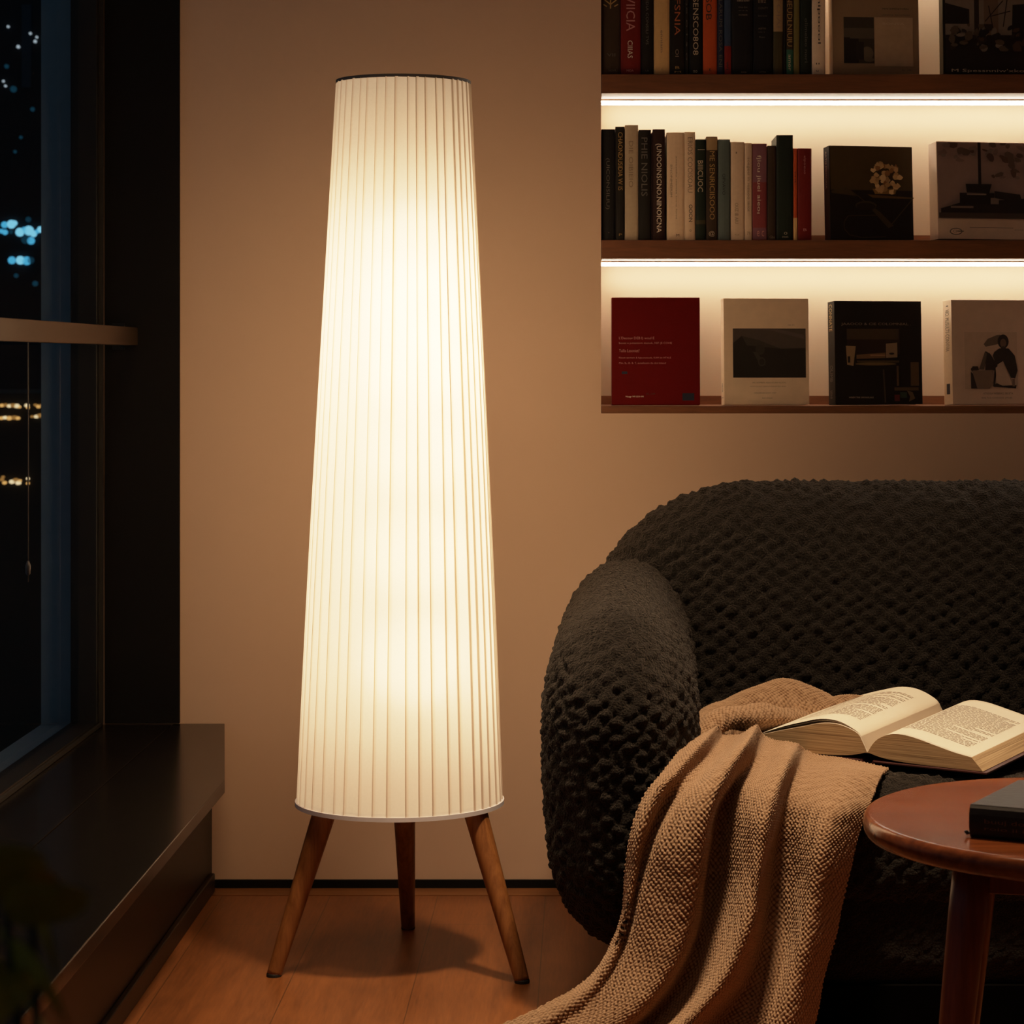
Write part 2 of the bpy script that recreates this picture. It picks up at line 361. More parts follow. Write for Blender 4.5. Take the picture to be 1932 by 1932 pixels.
COL = dict(black=(0.010, 0.010, 0.011), ink=(0.014, 0.012, 0.010), brown=(0.045, 0.028, 0.018), maroon=(0.030, 0.012, 0.010), red=(0.22, 0.018, 0.014), deepred=(0.16, 0.012, 0.010),
           orange=(0.52, 0.085, 0.025), tan=(0.66, 0.43, 0.19), cream=(0.74, 0.55, 0.38), beige=(0.66, 0.50, 0.36), grey=(0.46, 0.37, 0.26), teal=(0.10, 0.135, 0.13), navy=(0.02, 0.028, 0.06),
           olive=(0.06, 0.05, 0.025), green=(0.014, 0.022, 0.016), white=(0.78, 0.63, 0.48), plum=(0.20, 0.085, 0.11), rose=(0.22, 0.045, 0.05), bottle=(0.03, 0.12, 0.08), blue=(0.035, 0.06, 0.12),
           moss=(0.17, 0.15, 0.05), khaki=(0.36, 0.25, 0.13), pale=(0.55, 0.42, 0.29))
def cloth(c): return plain('book_cloth_' + c, COL[c], 0.6, 0.1, 150, 0.1, 0.2)
def spine_book(px0, px1, ptop, zb, col, label, texts=(), bands=(), depth=0.128, front=0.012, page_side=0, lean=0.0, group=None):
    k = (WALL + front) / WALL
    x0, x1 = sx(px0) * k, sx(px1) * k - 0.0004
    H = (EYE + (sz(ptop) - EYE) * k) - zb
    W = x1 - x0
    t = thing('book', label, 'book', (x0, WALL + front, zb), group, (0, lean, 0))
    q = min(0.0022, W * 0.2); bulge = min(0.0016, W * 0.1)
    outl = [(0, depth), (0, 0.0012)] + [(W * f, -bulge * math.sin(PI * f)) for f in (0.12, 0.3, 0.5, 0.7, 0.88)] + [(W, 0.0012), (W, depth),
            (W - q, depth), (W - q, 0.006), (q, 0.006), (q, depth)]
    build('cover', MB().prism(outl, 0, H), cloth(col), t, local=True)
    build('page_block', MB().box(q, W - q, 0.006, depth - 0.004, 0.003, H - 0.003), PAGES, t, local=True)
    for (f0, f1, c) in bands:      # coloured panel on the spine
        mb = MB(); fx = [0.02, 0.12, 0.3, 0.5, 0.7, 0.88, 0.98]
        vs = [(W * f, -bulge * math.sin(PI * f) - 0.0003, H * z) for z in (f0, f1) for f in fx]
        mb.add(vs, [(i, i + 1, i + 8, i + 7) for i in range(6)])
        build('spine_panel', mb, cloth(c), t, local=True)
    for i, (body, f0, f1, a0, a1, ink, vert) in enumerate(texts):
        mb = MB(); letter(mb, body, W * a0, H * f0, W * (a1 - a0), H * (f1 - f0), -bulge - 0.0006, vert)
        build('spine_title' if i == 0 else 'spine_mark', mb, INKS[ink], t, local=True)
    return t
V = True
G1, G2 = 'upright books on the topmost shelf', 'upright books on the middle shelf'
b = spine_book(1134.5, 1170, -62, ZA, 'brown', 'thick dark brown book with gilt branching ornament against the niche side', [('VII', .17, .20, .3, .75, 's', 0), ('NOVA', .03, .05, .4, .8, 's', 0)], group=G1)
orn = MB()
for (pts) in (((.5, .62), (.5, .86)), ((.5, .66), (.2, .70), (.1, .78)), ((.5, .66), (.8, .70), (.92, .78)), ((.5, .74), (.25, .80), (.15, .9)), ((.5, .74), (.75, .8), (.88, .9)), ((.3, .64), (.12, .66)), ((.7, .64), (.9, .66)), ((.5, .82), (.35, .88)), ((.5, .82), (.66, .88))):
    H_ = EYE + (sz(-62) - EYE) - ZA
    orn.tube([(p[0] * 0.035, -0.0016, p[1] * H_) for p in pts], 0.0011, 6)
build('gilt_ornament', orn, INKS['g'], b, local=True)
spine_book(1171, 1209, -55, ZA, 'deepred', 'dark red book with pale vertical lettering beside the brown ornamented book', [('VIICIA', .42, .76, .28, .72, 'p', V), ('CIIIAS', .16, .33, .35, .6, 'w', V), ('MIDA', .03, .05, .3, .65, 'p', 0)], group=G1)
spine_book(1210, 1233, -48, ZA, 'ink', 'slim black book with tiny dim lettering between red and tan books', [('ALIO EDIA CONSILI TVS', .30, .9, .38, .6, 's', V), ('UI', .03, .05, .35, .6, 's', 0)], group=G1)
spine_book(1234, 1263.5, -50, ZA, 'tan', 'tan yellow cloth book with a small brown title on the topmost shelf', [('enniam', .22, .44, .42, .58, 'd', V), ('Y', .04, .06, .46, .56, 'd', 0)], group=G1)
spine_book(1264.5, 1292, -60, ZA, 'ink', 'black book with rust coloured capitals right of the tan book', [('IIFSNIA', .37, .78, .3, .7, 'r', V), ('OI', .17, .24, .35, .6, 'd', V), ('B', .055, .08, .35, .65, 'g', 0), ('M', .02, .035, .3, .75, 'g', 0)], group=G1)
spine_book(1292.5, 1300, -40, ZA, 'ink', 'very thin black book with speckled marks beside the white lettered black book', [('oe o i s o', .15, .8, .3, .7, 's', V)], group=G1)
spine_book(1300.5, 1326, -56, ZA, 'black', 'black book with cream rounded capitals left of the orange book', [('OSSENSCO8O8', .19, .86, .28, .68, 'c', V), ('no', .02, .045, .3, .6, 'c', 0)], group=G1)
spine_book(1326.5, 1353, -50, ZA, 'orange', 'bright orange red book on the topmost shelf', [('SOB', .54, .76, .2, .62, 'k', V), ('t', .035, .065, .4, .6, 'k', 0)], group=G1)
spine_book(1353.5, 1366, -46, ZA, 'navy', 'narrow navy book with grey blue lettering right of the orange book', [('INSULARUM ROSA ENI', .08, .95, .25, .75, 's', V)], group=G1)
spine_book(1366.5, 1380, -40, ZA, 'blue', 'narrow book with a blue upper spine and red lower spine', [('wi', .05, .14, .3, .7, 'k', V)], [(0.0, .30, 'red')], group=G1)
spine_book(1380.5, 1420.5, -62, ZA, 'black', 'thick plain black volume with small gilt title lines high on its spine', [('SUBUS SONIT', .68, .695, .25, .85, 'c', 0), ('Dius Ent', .62, .635, .33, .75, 's', 0), ('on or m', .59, .60, .33, .75, 's', 0), ('cuiaaia', .55, .565, .33, .75, 'd', 0), ('anna', .018, .03, .45, .7, 'd', 0)], group=G1)
spine_book(1421.5, 1458, -58, ZA, 'black', 'black volume with stacked dim gilt lines left of the olive book', [('E82', .68, .71, .25, .65, 'd', 0), ('CONTY', .62, .64, .25, .75, 's', 0), ('BODIS', .55, .565, .25, .7, 's', 0), ('ASITO', .43, .445, .25, .65, 'd', 0), ('oia e', .40, .41, .25, .6, 's', 0), ('Buo', .35, .365, .3, .6, 's', 0), ('ania', .022, .034, .3, .65, 'd', 0)], group=G1)
spine_book(1459, 1477.5, -44, ZA, 'olive', 'dark olive book with a tan label at the top of its spine', [('TOIAI', .48, .8, .35, .75, 'd', V)], [(.44, .88, 'khaki')], group=G1)
spine_book(1478, 1483, -36, ZA, 'ink', 'very thin black booklet right of the olive book', group=G1)
spine_book(1483.5, 1497, -50, ZA, 'brown', 'narrow book with dense gilt letters above a green foot', [('AIAEINEUDLNIUIU', .28, .97, .12, .85, 'g', V), ('amor', .04, .2, .3, .6, 'c', V)], [(0, .25, 'bottle')], group=G1)
spine_book(1497.5, 1509, -38, ZA, 'moss', 'slim mustard green book on the topmost shelf', group=G1)
spine_book(1510, 1531, -52, ZA, 'green', 'dark green black book with faint lettering left of the white book', [('olimeieo nori', .12, .55, .4, .68, 's', V)], group=G1)
spine_book(1532, 1557.5, -54, ZA, 'white', 'off-white book with bold black rounded letters on the topmost shelf', [('noanipoool', .30, .97, .38, .66, 'k', V), ('II', .10, .115, .3, .55, 'k', 0), ('u', .03, .045, .3, .48, 'k', 0)], group=G1)

spine_book(1134.5, 1160.5, 244, ZB, 'black', 'black book with dim grey lettering at the left end of the middle shelf', [('(UICONSILIU)', .28, .74, .3, .62, 's', V), ('a', .065, .075, .5, .6, 'd', 0)], group=G2)
spine_book(1161, 1178.5, 239, ZB, 'ink', 'black book with gilt letters running down its slim spine', [('CHAONDUSIDIA W IS', .44, .95, .3, .8, 'g', V), ('P', .04, .06, .4, .75, 'g', 0)], group=G2)
spine_book(1179, 1204.5, 236, ZB, 'grey', 'grey beige book with worn faint lettering, tallest at the left of the middle shelf', [('DIE OIBIEIO', .46, .86, .3, .62, 'd', V)], group=G2)
spine_book(1205, 1228.5, 245, ZB, 'ink', 'black book with handwritten style grey title right of the grey beige book', [('PHIE NIOLIS', .4, .93, .22, .72, 's', V)], group=G2)
spine_book(1229, 1231, 250, ZB, 'maroon', 'very thin maroon pamphlet beside the big lettered maroon book', group=G2)
spine_book(1231.5, 1255, 244, ZB, 'maroon', 'maroon black book with very large cream capitals down its spine', [('(UNOOINSCNO.NINOICNA', .07, .87, .2, .72, 'w', V)], group=G2)
spine_book(1258, 1291, 250, ZB, 'cream', 'wide cream book with two fine vertical lines of brown print', [('BNONMEIIUM', .40, .70, .2, .32, 'd', V), ('antesidio mensa toria lomi', .2, .78, .52, .6, 'd', V), ('M', .035, .06, .55, .72, 'k', 0)], group=G2)
spine_book(1291.5, 1312, 249, ZB, 'cream', 'cream book with bold outlined lettering and a black title near its foot', [('ERIOS COOISOAU', .44, .95, .3, .75, 'd', V), ('OOON', .17, .33, .4, .75, 'k', V), ('o', .08, .1, .45, .65, 'd', 0)], group=G2)
spine_book(1312.5, 1332, 263, ZB, 'green', 'green black book with pale block letters on its upper spine', [('BIIICUOC', .48, .79, .2, .72, 'c', V), ('I', .895, .9, .2, .9, 'c', 0)], [(.16, .2, 'olive')], group=G2)
spine_book(1332.5, 1354, 258, ZB, 'brown', 'dark brown book with a tan cap and gilt letters down its spine', [('ME SENRICIISOOO', .2, .86, .3, .75, 'g', V), ('@', .035, .09, .22, .75, 'c', 0)], [(.87, .995, 'khaki')], group=G2)
spine_book(1355, 1378, 263, ZB, 'teal', 'dull teal grey book with a short dark title on the middle shelf', [('OPVAVO', .45, .66, .35, .6, 'k', V)], group=G2)
spine_book(1379, 1404.5, 268, ZB, 'beige', 'beige book with a thin brown title low on its spine, right of the teal book', [('OUZ IB AIU', .17, .38, .3, .55, 'd', V), ('I', .88, .9, .36, .46, 'd', 0), ('CI', .05, .065, .3, .6, 'd', 0)], group=G2)
spine_book(1405, 1419.5, 270, ZB, 'beige', 'narrow beige book with faint pinkish lettering left of the plum book', [('soegeei in iesisoo inioi', .3, .85, .25, .7, 'd', V), ('79', .055, .09, .3, .75, 'd', 0)], group=G2)
spine_book(1420, 1447, 271, ZB, 'rose', 'plum and rose book with white lettering and a violet patch at its foot', [('fjiou jiuei aieo', .3, .88, .25, .6, 'w', V), ('s', .275, .29, .3, .5, 'w', 0), ('e c', .04, .1, .3, .8, 'p', 0)], [(.6, .99, 'plum'), (.01, .13, 'plum')], group=G2)
spine_book(1448, 1464.5, 275, ZB, 'brown', 'dark brown short book between the plum book and the tall green black one', [('Gba', .02, .05, .25, .85, 'd', 0)], group=G2)
b = spine_book(1465, 1496.5, 255, ZB, 'green', 'tall wide green black book with a small gilt emblem at the foot', [('o', .055, .08, .45, .65, 'c', 0), ('mm', .025, .038, .35, .7, 'c', 0)], group=G2)
spine_book(1497, 1504.5, 280, ZB, 'orange', 'narrow orange book with a pale tan foot beside the last red book', [('oa', .62, .75, .3, .6, 'k', V)], [(0, .245, 'tan')], group=G2)
spine_book(1505, 1531.5, 280, ZB, 'deepred', 'dark red book at the right end of the middle shelf row', [('elpoeuo', .72, .92, .4, .6, 'p', V), ('B', .1, .13, .4, .65, 'p', 0)], group=G2)

# ---------------------------------------------------------------- display books (covers facing out)
def M_(c, name=None): return plain('print_' + (name or '%02x%02x%02x' % tuple(int(v * 255) for v in c)), c, 0.45, 0.15, 60, spec=0.35)
def display_book(px0, px1, ptop, pbot, zb, yaw, T, cov, label, pics=(), texts=(), spine=None, spine_texts=(), front=0.02, lean=0.06, cover_mat=None, edge=None):
    """px0..px1 is the span of cover plus visible spine"""
    k = (WALL + front) / WALL
    span = (px1 - px0) * 0.001 * k
    W = (span - T * math.sin(yaw)) / math.cos(yaw)
    H = (pbot - ptop) * 0.001 * k / math.cos(lean)
    xc = sx(px0) * k + T * math.sin(yaw)
    t = thing('display_book', label, 'book', (xc, WALL + front, zb + 0.0006 + T * math.sin(lean)), 'books standing cover outwards', (-lean, 0, yaw))
    cm = cover_mat or cloth(cov)
    c = MB(); e = 0.003
    c.box(0, W, 0, e, 0, H); c.box(0, W, T - e, T, 0, H)
    build('cover', c, cm, t, local=True, bevel=0.0006)
    build('spine', MB().box(-0.0003, e, 0.0002, T - 0.0002, 0.0002, H - .0002), spine or cm, t, local=True, bevel=0.0004)
    build('page_block', MB().box(e, W - 0.003, e, T - e, 0.003, H - 0.003), PAGES, t, local=True)
    if pics:
        mats, idx, mb = [], {}, MB()
        for i, (col, poly) in enumerate(pics):
            key = col if isinstance(col, str) else tuple(col)
            if key not in idx:
                idx[key] = len(mats); mats.append(INKS[col] if isinstance(col, str) else M_(tuple(col)))
            y = -0.0003 - 0.00012 * i
            mb.add([(W * fx, y, H * (1 - fz)) for fx, fz in poly], [tuple(range(len(poly)))], idx[key])
        build('cover_picture', mb, mats, t, local=True)
    for (body, x, y, w_, h_, ink) in texts:
        mb = MB(); letter(mb, body, W * x, H * (1 - y - h_), W * w_, H * h_, -0.0003 - 0.00012 * (len(pics) + 2))
        build('cover_lettering', mb, INKS[ink], t, local=True)
    if spine_texts:
        for (body, y, h_, a0, a1, ink) in spine_texts:
            vs, fs, s_ = text_geo(body)
            mb = MB().add([(-0.0009, T * (1 - a0) - v[1] / s_[1] * T * (a1 - a0), H * (1 - y) - v[0] / s_[0] * H * h_) for v in vs], fs)
            build('spine_title', mb, INKS[ink], t, local=True)
    return t
def R_(x0, y0, x1, y1): return [(x0, y0), (x0, y1), (x1, y1), (x1, y0)]
def ell(cx, cy, rx, ry, n=18, a0=0, a1=2 * PI): return [(cx + rx * math.cos(a0 + (a1 - a0) * i / n), cy + ry * math.sin(a0 + (a1 - a0) * i / n)) for i in range(n)]
def stroke(p, q, w, asp=1.0):
    dx, dy = q[0] - p[0], (q[1] - p[1]) * asp; L = math.hypot(dx, dy); nx, ny = -dy / L * w / 2, dx / L * w / 2 / asp
    return [(p[0] + nx, p[1] + ny), (q[0] + nx, q[1] + ny), (q[0] - nx, q[1] - ny), (p[0] - nx, p[1] - ny)]
r2 = random.Random(5)
def blobs(n, x0, y0, x1, y1, cols, r0, r1, fn=None):
    out = []
    for _ in range(n):
        x, y = r2.uniform(x0, x1), r2.uniform(y0, y1)
        if fn and not fn(x, y): continue
        rx = r2.uniform(r0, r1); a = r2.uniform(0, PI)
        ry = rx * r2.uniform(.4, .9); pts = []
        for i in range(9):
            th = 2 * PI * i / 9; k = r2.uniform(.75, 1.15)
            u, v = rx * k * math.cos(th), ry * k * math.sin(th)
            pts.append((min(max(x + u * math.cos(a) - v * math.sin(a), x0), x1), min(max(y + u * math.sin(a) + v * math.cos(a), y0), y1)))
        out.append((r2.choice(cols), pts))
    return out
# topmost shelf: beige cover with small photograph
fA = lambda py: (py + 76) / 216.0
display_book(1568, 1737, -76, 140, ZA, 0.10, 0.034, 'khaki', 'brown beige cover with a small dark photograph beside a blank pale panel', 
    [((.045, .036, .026), R_(.13, fA(31), .48, fA(119))), ((.09, .075, .055), R_(.13, fA(52), .48, fA(72))), ((.012, .010, .008), R_(.13, fA(72), .30, fA(119))), ((.14, .11, .075), ell(.40, fA(100), .07, .06)), ((.02, .017, .013), R_(.27, fA(78), .36, fA(112))), ((.13, .10, .07), ell(.42, fA(112), .06, .02)),
     ((.46, .34, .22), R_(.485, fA(31), .93, fA(124)))] + [((.015, .012, .01), R_(.13, fA(70), .2, fA(80)))],
    [('MMITEMENITORN', .58, fA(13), .30, .016, 'k'), ('UNNINDE  BAGGMANIA', .57, fA(25), .33, .014, 's'), ('BONTA', .58, fA(41), .25, .02, 'c'), ('IL III', .8, fA(130), .1, .012, 's')],
    spine=cloth('pale'), cover_mat=plain('khaki_cover', (0.29, 0.20, 0.115), 0.6))
fB = lambda py: (py + 90) / 230.0
dk, dk2, lt, mid = (.010, .008, .007), (.022, .016, .012), (.20, .165, .13), (.085, .062, .045)
display_book(1778, 2010, -90, 140, ZA, 0.06, 0.034, 'ink', 'large dark art cover with a sketchy landscape and cream title along the bottom',
    [(lt, R_(.02, .02, .98, fB(72))), (dk, [(.02, fB(5)), (.22, fB(17)), (.22, fB(45)), (.02, fB(45))]), (dk2, [(.26, 0.02), (.30, 0.02), (.30, fB(66)), (.26, fB(66))]), ((.15, .10, .07), R_(.34, .02, .46, fB(66))), (dk, [(.58, fB(8)), (.8, fB(4)), (.8, fB(70)), (.57, fB(70))]), (dk, R_(.02, fB(66), .98, .985))]
    + [(c, stroke(p, q, .008)) for c, p, q in ((dk, (.35, fB(40)), (.5, fB(0))), (dk, (.42, fB(60)), (.38, fB(10))), (dk, (.4, fB(30)), (.56, fB(20))), (dk, (.5, fB(50)), (.54, fB(-10))))]
    + blobs(60, .03, fB(46), .97, fB(98), [mid, dk2, lt, dk, (.06, .035, .02)], .015, .05),
    [('M Spessnniw\'xkocioiGN', .06, fB(132) , .86, .032, 'c')], spine=cloth('olive'), front=0.015)
# middle shelf: still life with flowers
fC = lambda py: (py - 274) / 178.0
fx = lambda px: (px - 1568) / 161.0
fl = []
for i in range(46):
    a = r2.uniform(0, 2 * PI); rr = math.sqrt(r2.random()); x, y = fx(1676) + .17 * rr * math.cos(a), fC(333) + .17 * rr * math.sin(a)
    c = r2.choice([(.50, .33, .15), (.38, .24, .10), (.62, .45, .23), (.26, .13, .05), (.45, .30, .13)])
    fl.append((c, [(x + r2.uniform(.02, .045) * math.cos(t * PI / 4), y + r2.uniform(.015, .04) * math.sin(t * PI / 4)) for t in range(8)]))
display_book(1560, 1729, 274, 452, ZB, 0.22, 0.034, 'ink', 'dark brown still-life cover with a pale flower heap on a small dish',
    [((.060, .038, .013), R_(.01, .005, .99, fC(358))), ((.006, .005, .004), R_(.01, fC(358), .99, .995)), ((.05, .035, .015), [(fx(1571), fC(360)), (fx(1600), fC(353)), (fx(1665), fC(400)), (fx(1690), fC(425)), (fx(1680), fC(430)), (fx(1625), fC(370)), (fx(1571), fC(364))]),
     ((.10, .055, .018), [(fx(1640), fC(366)), (fx(1728), fC(371)), (fx(1728), fC(374)), (fx(1650), fC(372))]), ((.22, .13, .045), [(fx(1650), fC(355)), (fx(1698), fC(354)), (fx(1694), fC(365)), (fx(1655), fC(365))])] + fl +
    [((.05, .035, .016), stroke((fx(1728), fC(372)), (fx(1680), fC(428)), .012, 1.1)), ((.04, .03, .014), ell(fx(1635), fC(388), .13, .05, 14)), ((.010, .008, .006), ell(fx(1635), fC(390), .115, .042, 14))]
    + [((.045, .03, .014), stroke(p, q, .010, 1.1)) for p, q in zip([(fx(x), fC(y)) for x, y in ((1600, 408), (1592, 420), (1592, 432), (1602, 444), (1625, 449), (1650, 448))], [(fx(x), fC(y)) for x, y in ((1592, 420), (1592, 432), (1602, 444), (1625, 449), (1650, 448), (1672, 447))])]
    + [((.045, .03, .014), stroke((fx(1600), fC(408)), (fx(1660), fC(406)), .010, 1.1))],
    spine_texts=[('ARTIS MEMORIA', .05, .4, .35, .6, 'd')])
fD = lambda py: (py - 268) / 185.0
gD = lambda px: (px - 1771) / 220.0
pk, pd = (.20, .135, .115), (.09, .053, .042)
display_book(1761, 1991, 268, 453, ZB, 0.22, 0.042, 'cream', 'large white-based cover with a grey photograph of a pole and stacked dark shapes',
    [((.27, .19, .165), R_(.005, .01, .995, fD(414)))] + blobs(70, .005, .01, .995, fD(340), [pd, pk, (.11, .075, .06), (.2, .15, .13)], .02, .06, lambda x, y: y < .2 or x > .45 + (y - .2) * .3)
    + [(dk, R_(gD(1849), .01, gD(1855), fD(350))), (dk, [(gD(1824), fD(349)), (gD(1875), fD(349)), (gD(1870), fD(366)), (gD(1826), fD(365))]), (dk, R_(gD(1812), fD(366), gD(1880), fD(392))), ((.2, .15, .12), R_(gD(1826), fD(367), gD(1864), fD(370))),
       (dk, [(gD(1775), fD(396)), (gD(1812), fD(385)), (gD(1990), fD(372)), (gD(1990), fD(414)), (gD(1775), fD(414))]), ((.16, .12, .1), R_(gD(1794), fD(391), gD(1838), fD(395))), ((.16, .12, .1), R_(gD(1872), fD(375), gD(1888), fD(387))), (dk, [(gD(1880), fD(362)), (gD(1930), fD(368)), (gD(1935), fD(385)), (gD(1880), fD(375))]), ((.05, .035, .028), R_(gD(1771), fD(404), gD(1990), fD(414)))]
    + [('s', R_(gD(1830), fD(431.5), gD(1915), fD(432.3))), ('s', ell(gD(1803), fD(439.5), .056, .036)), ((.64, .48, .36), ell(gD(1803), fD(439.5), .047, .027)), ('s', R_(gD(1805), fD(438), gD(1818), fD(440)))],
    [('Cl', gD(1797), fD(436.5), .03, .028, 's'), ('OIINE', gD(1917), fD(435), .16, .008, 's')], cover_mat=plain('white_cover', (0.66, 0.50, 0.38), 0.55), front=0.012)
# lowest shelf
fE = lambda py: (py - 561) / 203.0
gE = lambda px: (px - 1156) / 165.0
display_book(1154, 1321, 561, 764, ZC, 0.015, 0.03, 'red', 'plain crimson cover with small pale lines of text and a navy label',
    [('b', R_(gE(1288), fE(742), gE(1310), fE(756))), ('b', R_(gE(1174.5), fE(701), gE(1185), fE(706)))],
    [("L'Decouv DEB l) woul E", gE(1169.5), fE(635.5), .40, .030, 'p'), ('boues e potentiom monok, NIF (E COHE', gE(1169.5), fE(645.5), .60, .024, 'p'), ('Tullis Lasoniet?', gE(1169.5), fE(659), .23, .028, 'p'),
     ('Noum aovoum & hypuounauds, KAM dn HTALE', gE(1169.5), fE(673.5), .59, .020, 'p'), ('Mm. IL, III. B. T, auteilouim do dot hiteud', gE(1169.5), fE(683.5), .53, .019, 'p'), ('Nosgr WI GOI IM', gE(1182), fE(747), .20, .018, 'w'), ('JYL_IOM', gE(1220), fE(742), .1, .02, 'k')],
    cover_mat=plain('crimson_cover', (0.115, 0.0025, 0.002), 0.6, spec=0.1), front=0.006, lean=0.05)
fF = lambda py: (py - 563) / 201.0
gF = lambda px: (px - 1366) / 163.0
display_book(1363, 1529, 563, 764, ZC, 0.13, 0.03, 'beige', 'off-white cover with a wide dark landscape photograph across its middle',
    [((.020, .017, .014), R_(gF(1383), fF(620), gF(1523), fF(713))), ((.075, .06, .05), [(gF(1383), fF(621)), (gF(1523), fF(621)), (gF(1523), fF(657)), (gF(1475), fF(658)), (gF(1430), fF(641)), (gF(1400), fF(634)), (gF(1383), fF(648))]), ((.10, .08, .07), [(gF(1385), fF(622)), (gF(1455), fF(623)), (gF(1520), fF(640)), (gF(1520), fF(632)), (gF(1470), fF(621))]), ((.045, .037, .031), [(gF(1400), fF(634)), (gF(1430), fF(641)), (gF(1475), fF(658)), (gF(1410), fF(652))]),
     ((.04, .034, .028), ell(gF(1435), fF(660), .055, .05)), ((.05, .042, .035), [(gF(1421), fF(664)), (gF(1428), fF(664)), (gF(1440), fF(680)), (gF(1446), fF(690)), (gF(1432), fF(684))]), ((.05, .042, .036), ell(gF(1438), fF(683), .045, .042)), ((.026, .022, .018), ell(gF(1438), fF(683), .032, .03))],
    [('ones. airs', gF(1488), fF(612), .08, .011, 's'), ('MU SOMBER ABAU BURM NUON', gF(1420), fF(721), .39, .014, 'd'), ('HOROSOJI EUD OEIPON NEAIIOM REO BIUN', gF(1415), fF(728.5), .42, .013, 'd'), ('CETLUXBIE BEOCOEOM - EMAT', gF(1423), fF(741), .26, .009, 's'), ('RIATU OMANIN', gF(1438), fF(750.5), .12, .011, 's')],
    spine_texts=[('MEOB', .80, .08, .3, .7, 's'), ('L', .93, .02, .2, .8, 'k')], cover_mat=plain('offwhite_cover', (0.72, 0.55, 0.39), 0.55), lean=0.045)
fG = lambda py: (py - 567) / 196.0
gG = lambda px: (px - 1577) / 168.0
wm, br_ = (.28, .19, .10), (.055, .036, .02)
display_book(1568, 1746, 567, 763, ZC, 0.22, 0.04, 'ink', 'black cover showing a dim desk still life under a cream title',
    [((.020, .012, .008), R_(gG(1600), fG(620), gG(1702), fG(668))), (br_, R_(gG(1600), fG(620), gG(1700), fG(640))), (wm, [(gG(1598), fG(652)), (gG(1617), fG(653)), (gG(1612), fG(690)), (gG(1600), fG(688))]), (dk, R_(gG(1601), fG(672), gG(1606), fG(684))), ((.16, .09, .045), [(gG(1618), fG(669)), (gG(1674), fG(665)), (gG(1674), fG(675)), (gG(1618), fG(677))]), ((.35, .2, .11), R_(gG(1645), fG(669), gG(1674), fG(671))),
     ((.27, .19, .115), [(gG(1675), fG(648)), (gG(1697), fG(646)), (gG(1697), fG(674)), (gG(1675), fG(675))]), (dk, ell(gG(1686), fG(667), .03, .01)), ((.15, .10, .045), ell(gG(1655), fG(686.5), .24, .014)), ((.07, .045, .022), [(gG(1618), fG(680)), (gG(1700), fG(680)), (gG(1700), fG(684)), (gG(1620), fG(684))]),
     (br_, [(gG(1668), fG(697)), (gG(1671), fG(697)), (gG(1674), fG(760)), (gG(1671), fG(760))]), ((.10, .06, .03), R_(gG(1695), fG(690), gG(1699), fG(728))), ((.09, .055, .028), R_(gG(1722), fG(683), gG(1738), fG(728))), ((.08, .05, .025), R_(gG(1690), fG(731), gG(1737), fG(737))), ((.12, .02, .018), R_(gG(1690), fG(745), gG(1700), fG(757))), ((.02, .045, .03), R_(gG(1701), fG(740), gG(1714), fG(751))), ((.13, .085, .05), [(gG(1714), fG(737)), (gG(1725), fG(740)), (gG(1730), fG(752)), (gG(1718), fG(758)), (gG(1720), fG(748))])],
    [('JAAOCO & CIE COLOMNIAL .', gG(1589), fG(608.5), .80, .030, 'd'), ('WBIEM TMB OMONISUALS', gG(1602), fG(748.5), .28, .014, 'c')],
    spine_texts=[('CONNATE', .03, .26, .25, .7, 'g'), ('OLIMB', .62, .16, .3, .7, 's'), ('SENI', .86, .08, .3, .6, 's')], lean=0.045)
fH = lambda py: (py - 566) / 198.0
gH = lambda px: (px - 1799) / 165.0
sk, dr, lp = (.16, .10, .07), (.028, .021, .017), (.50, .37, .28)
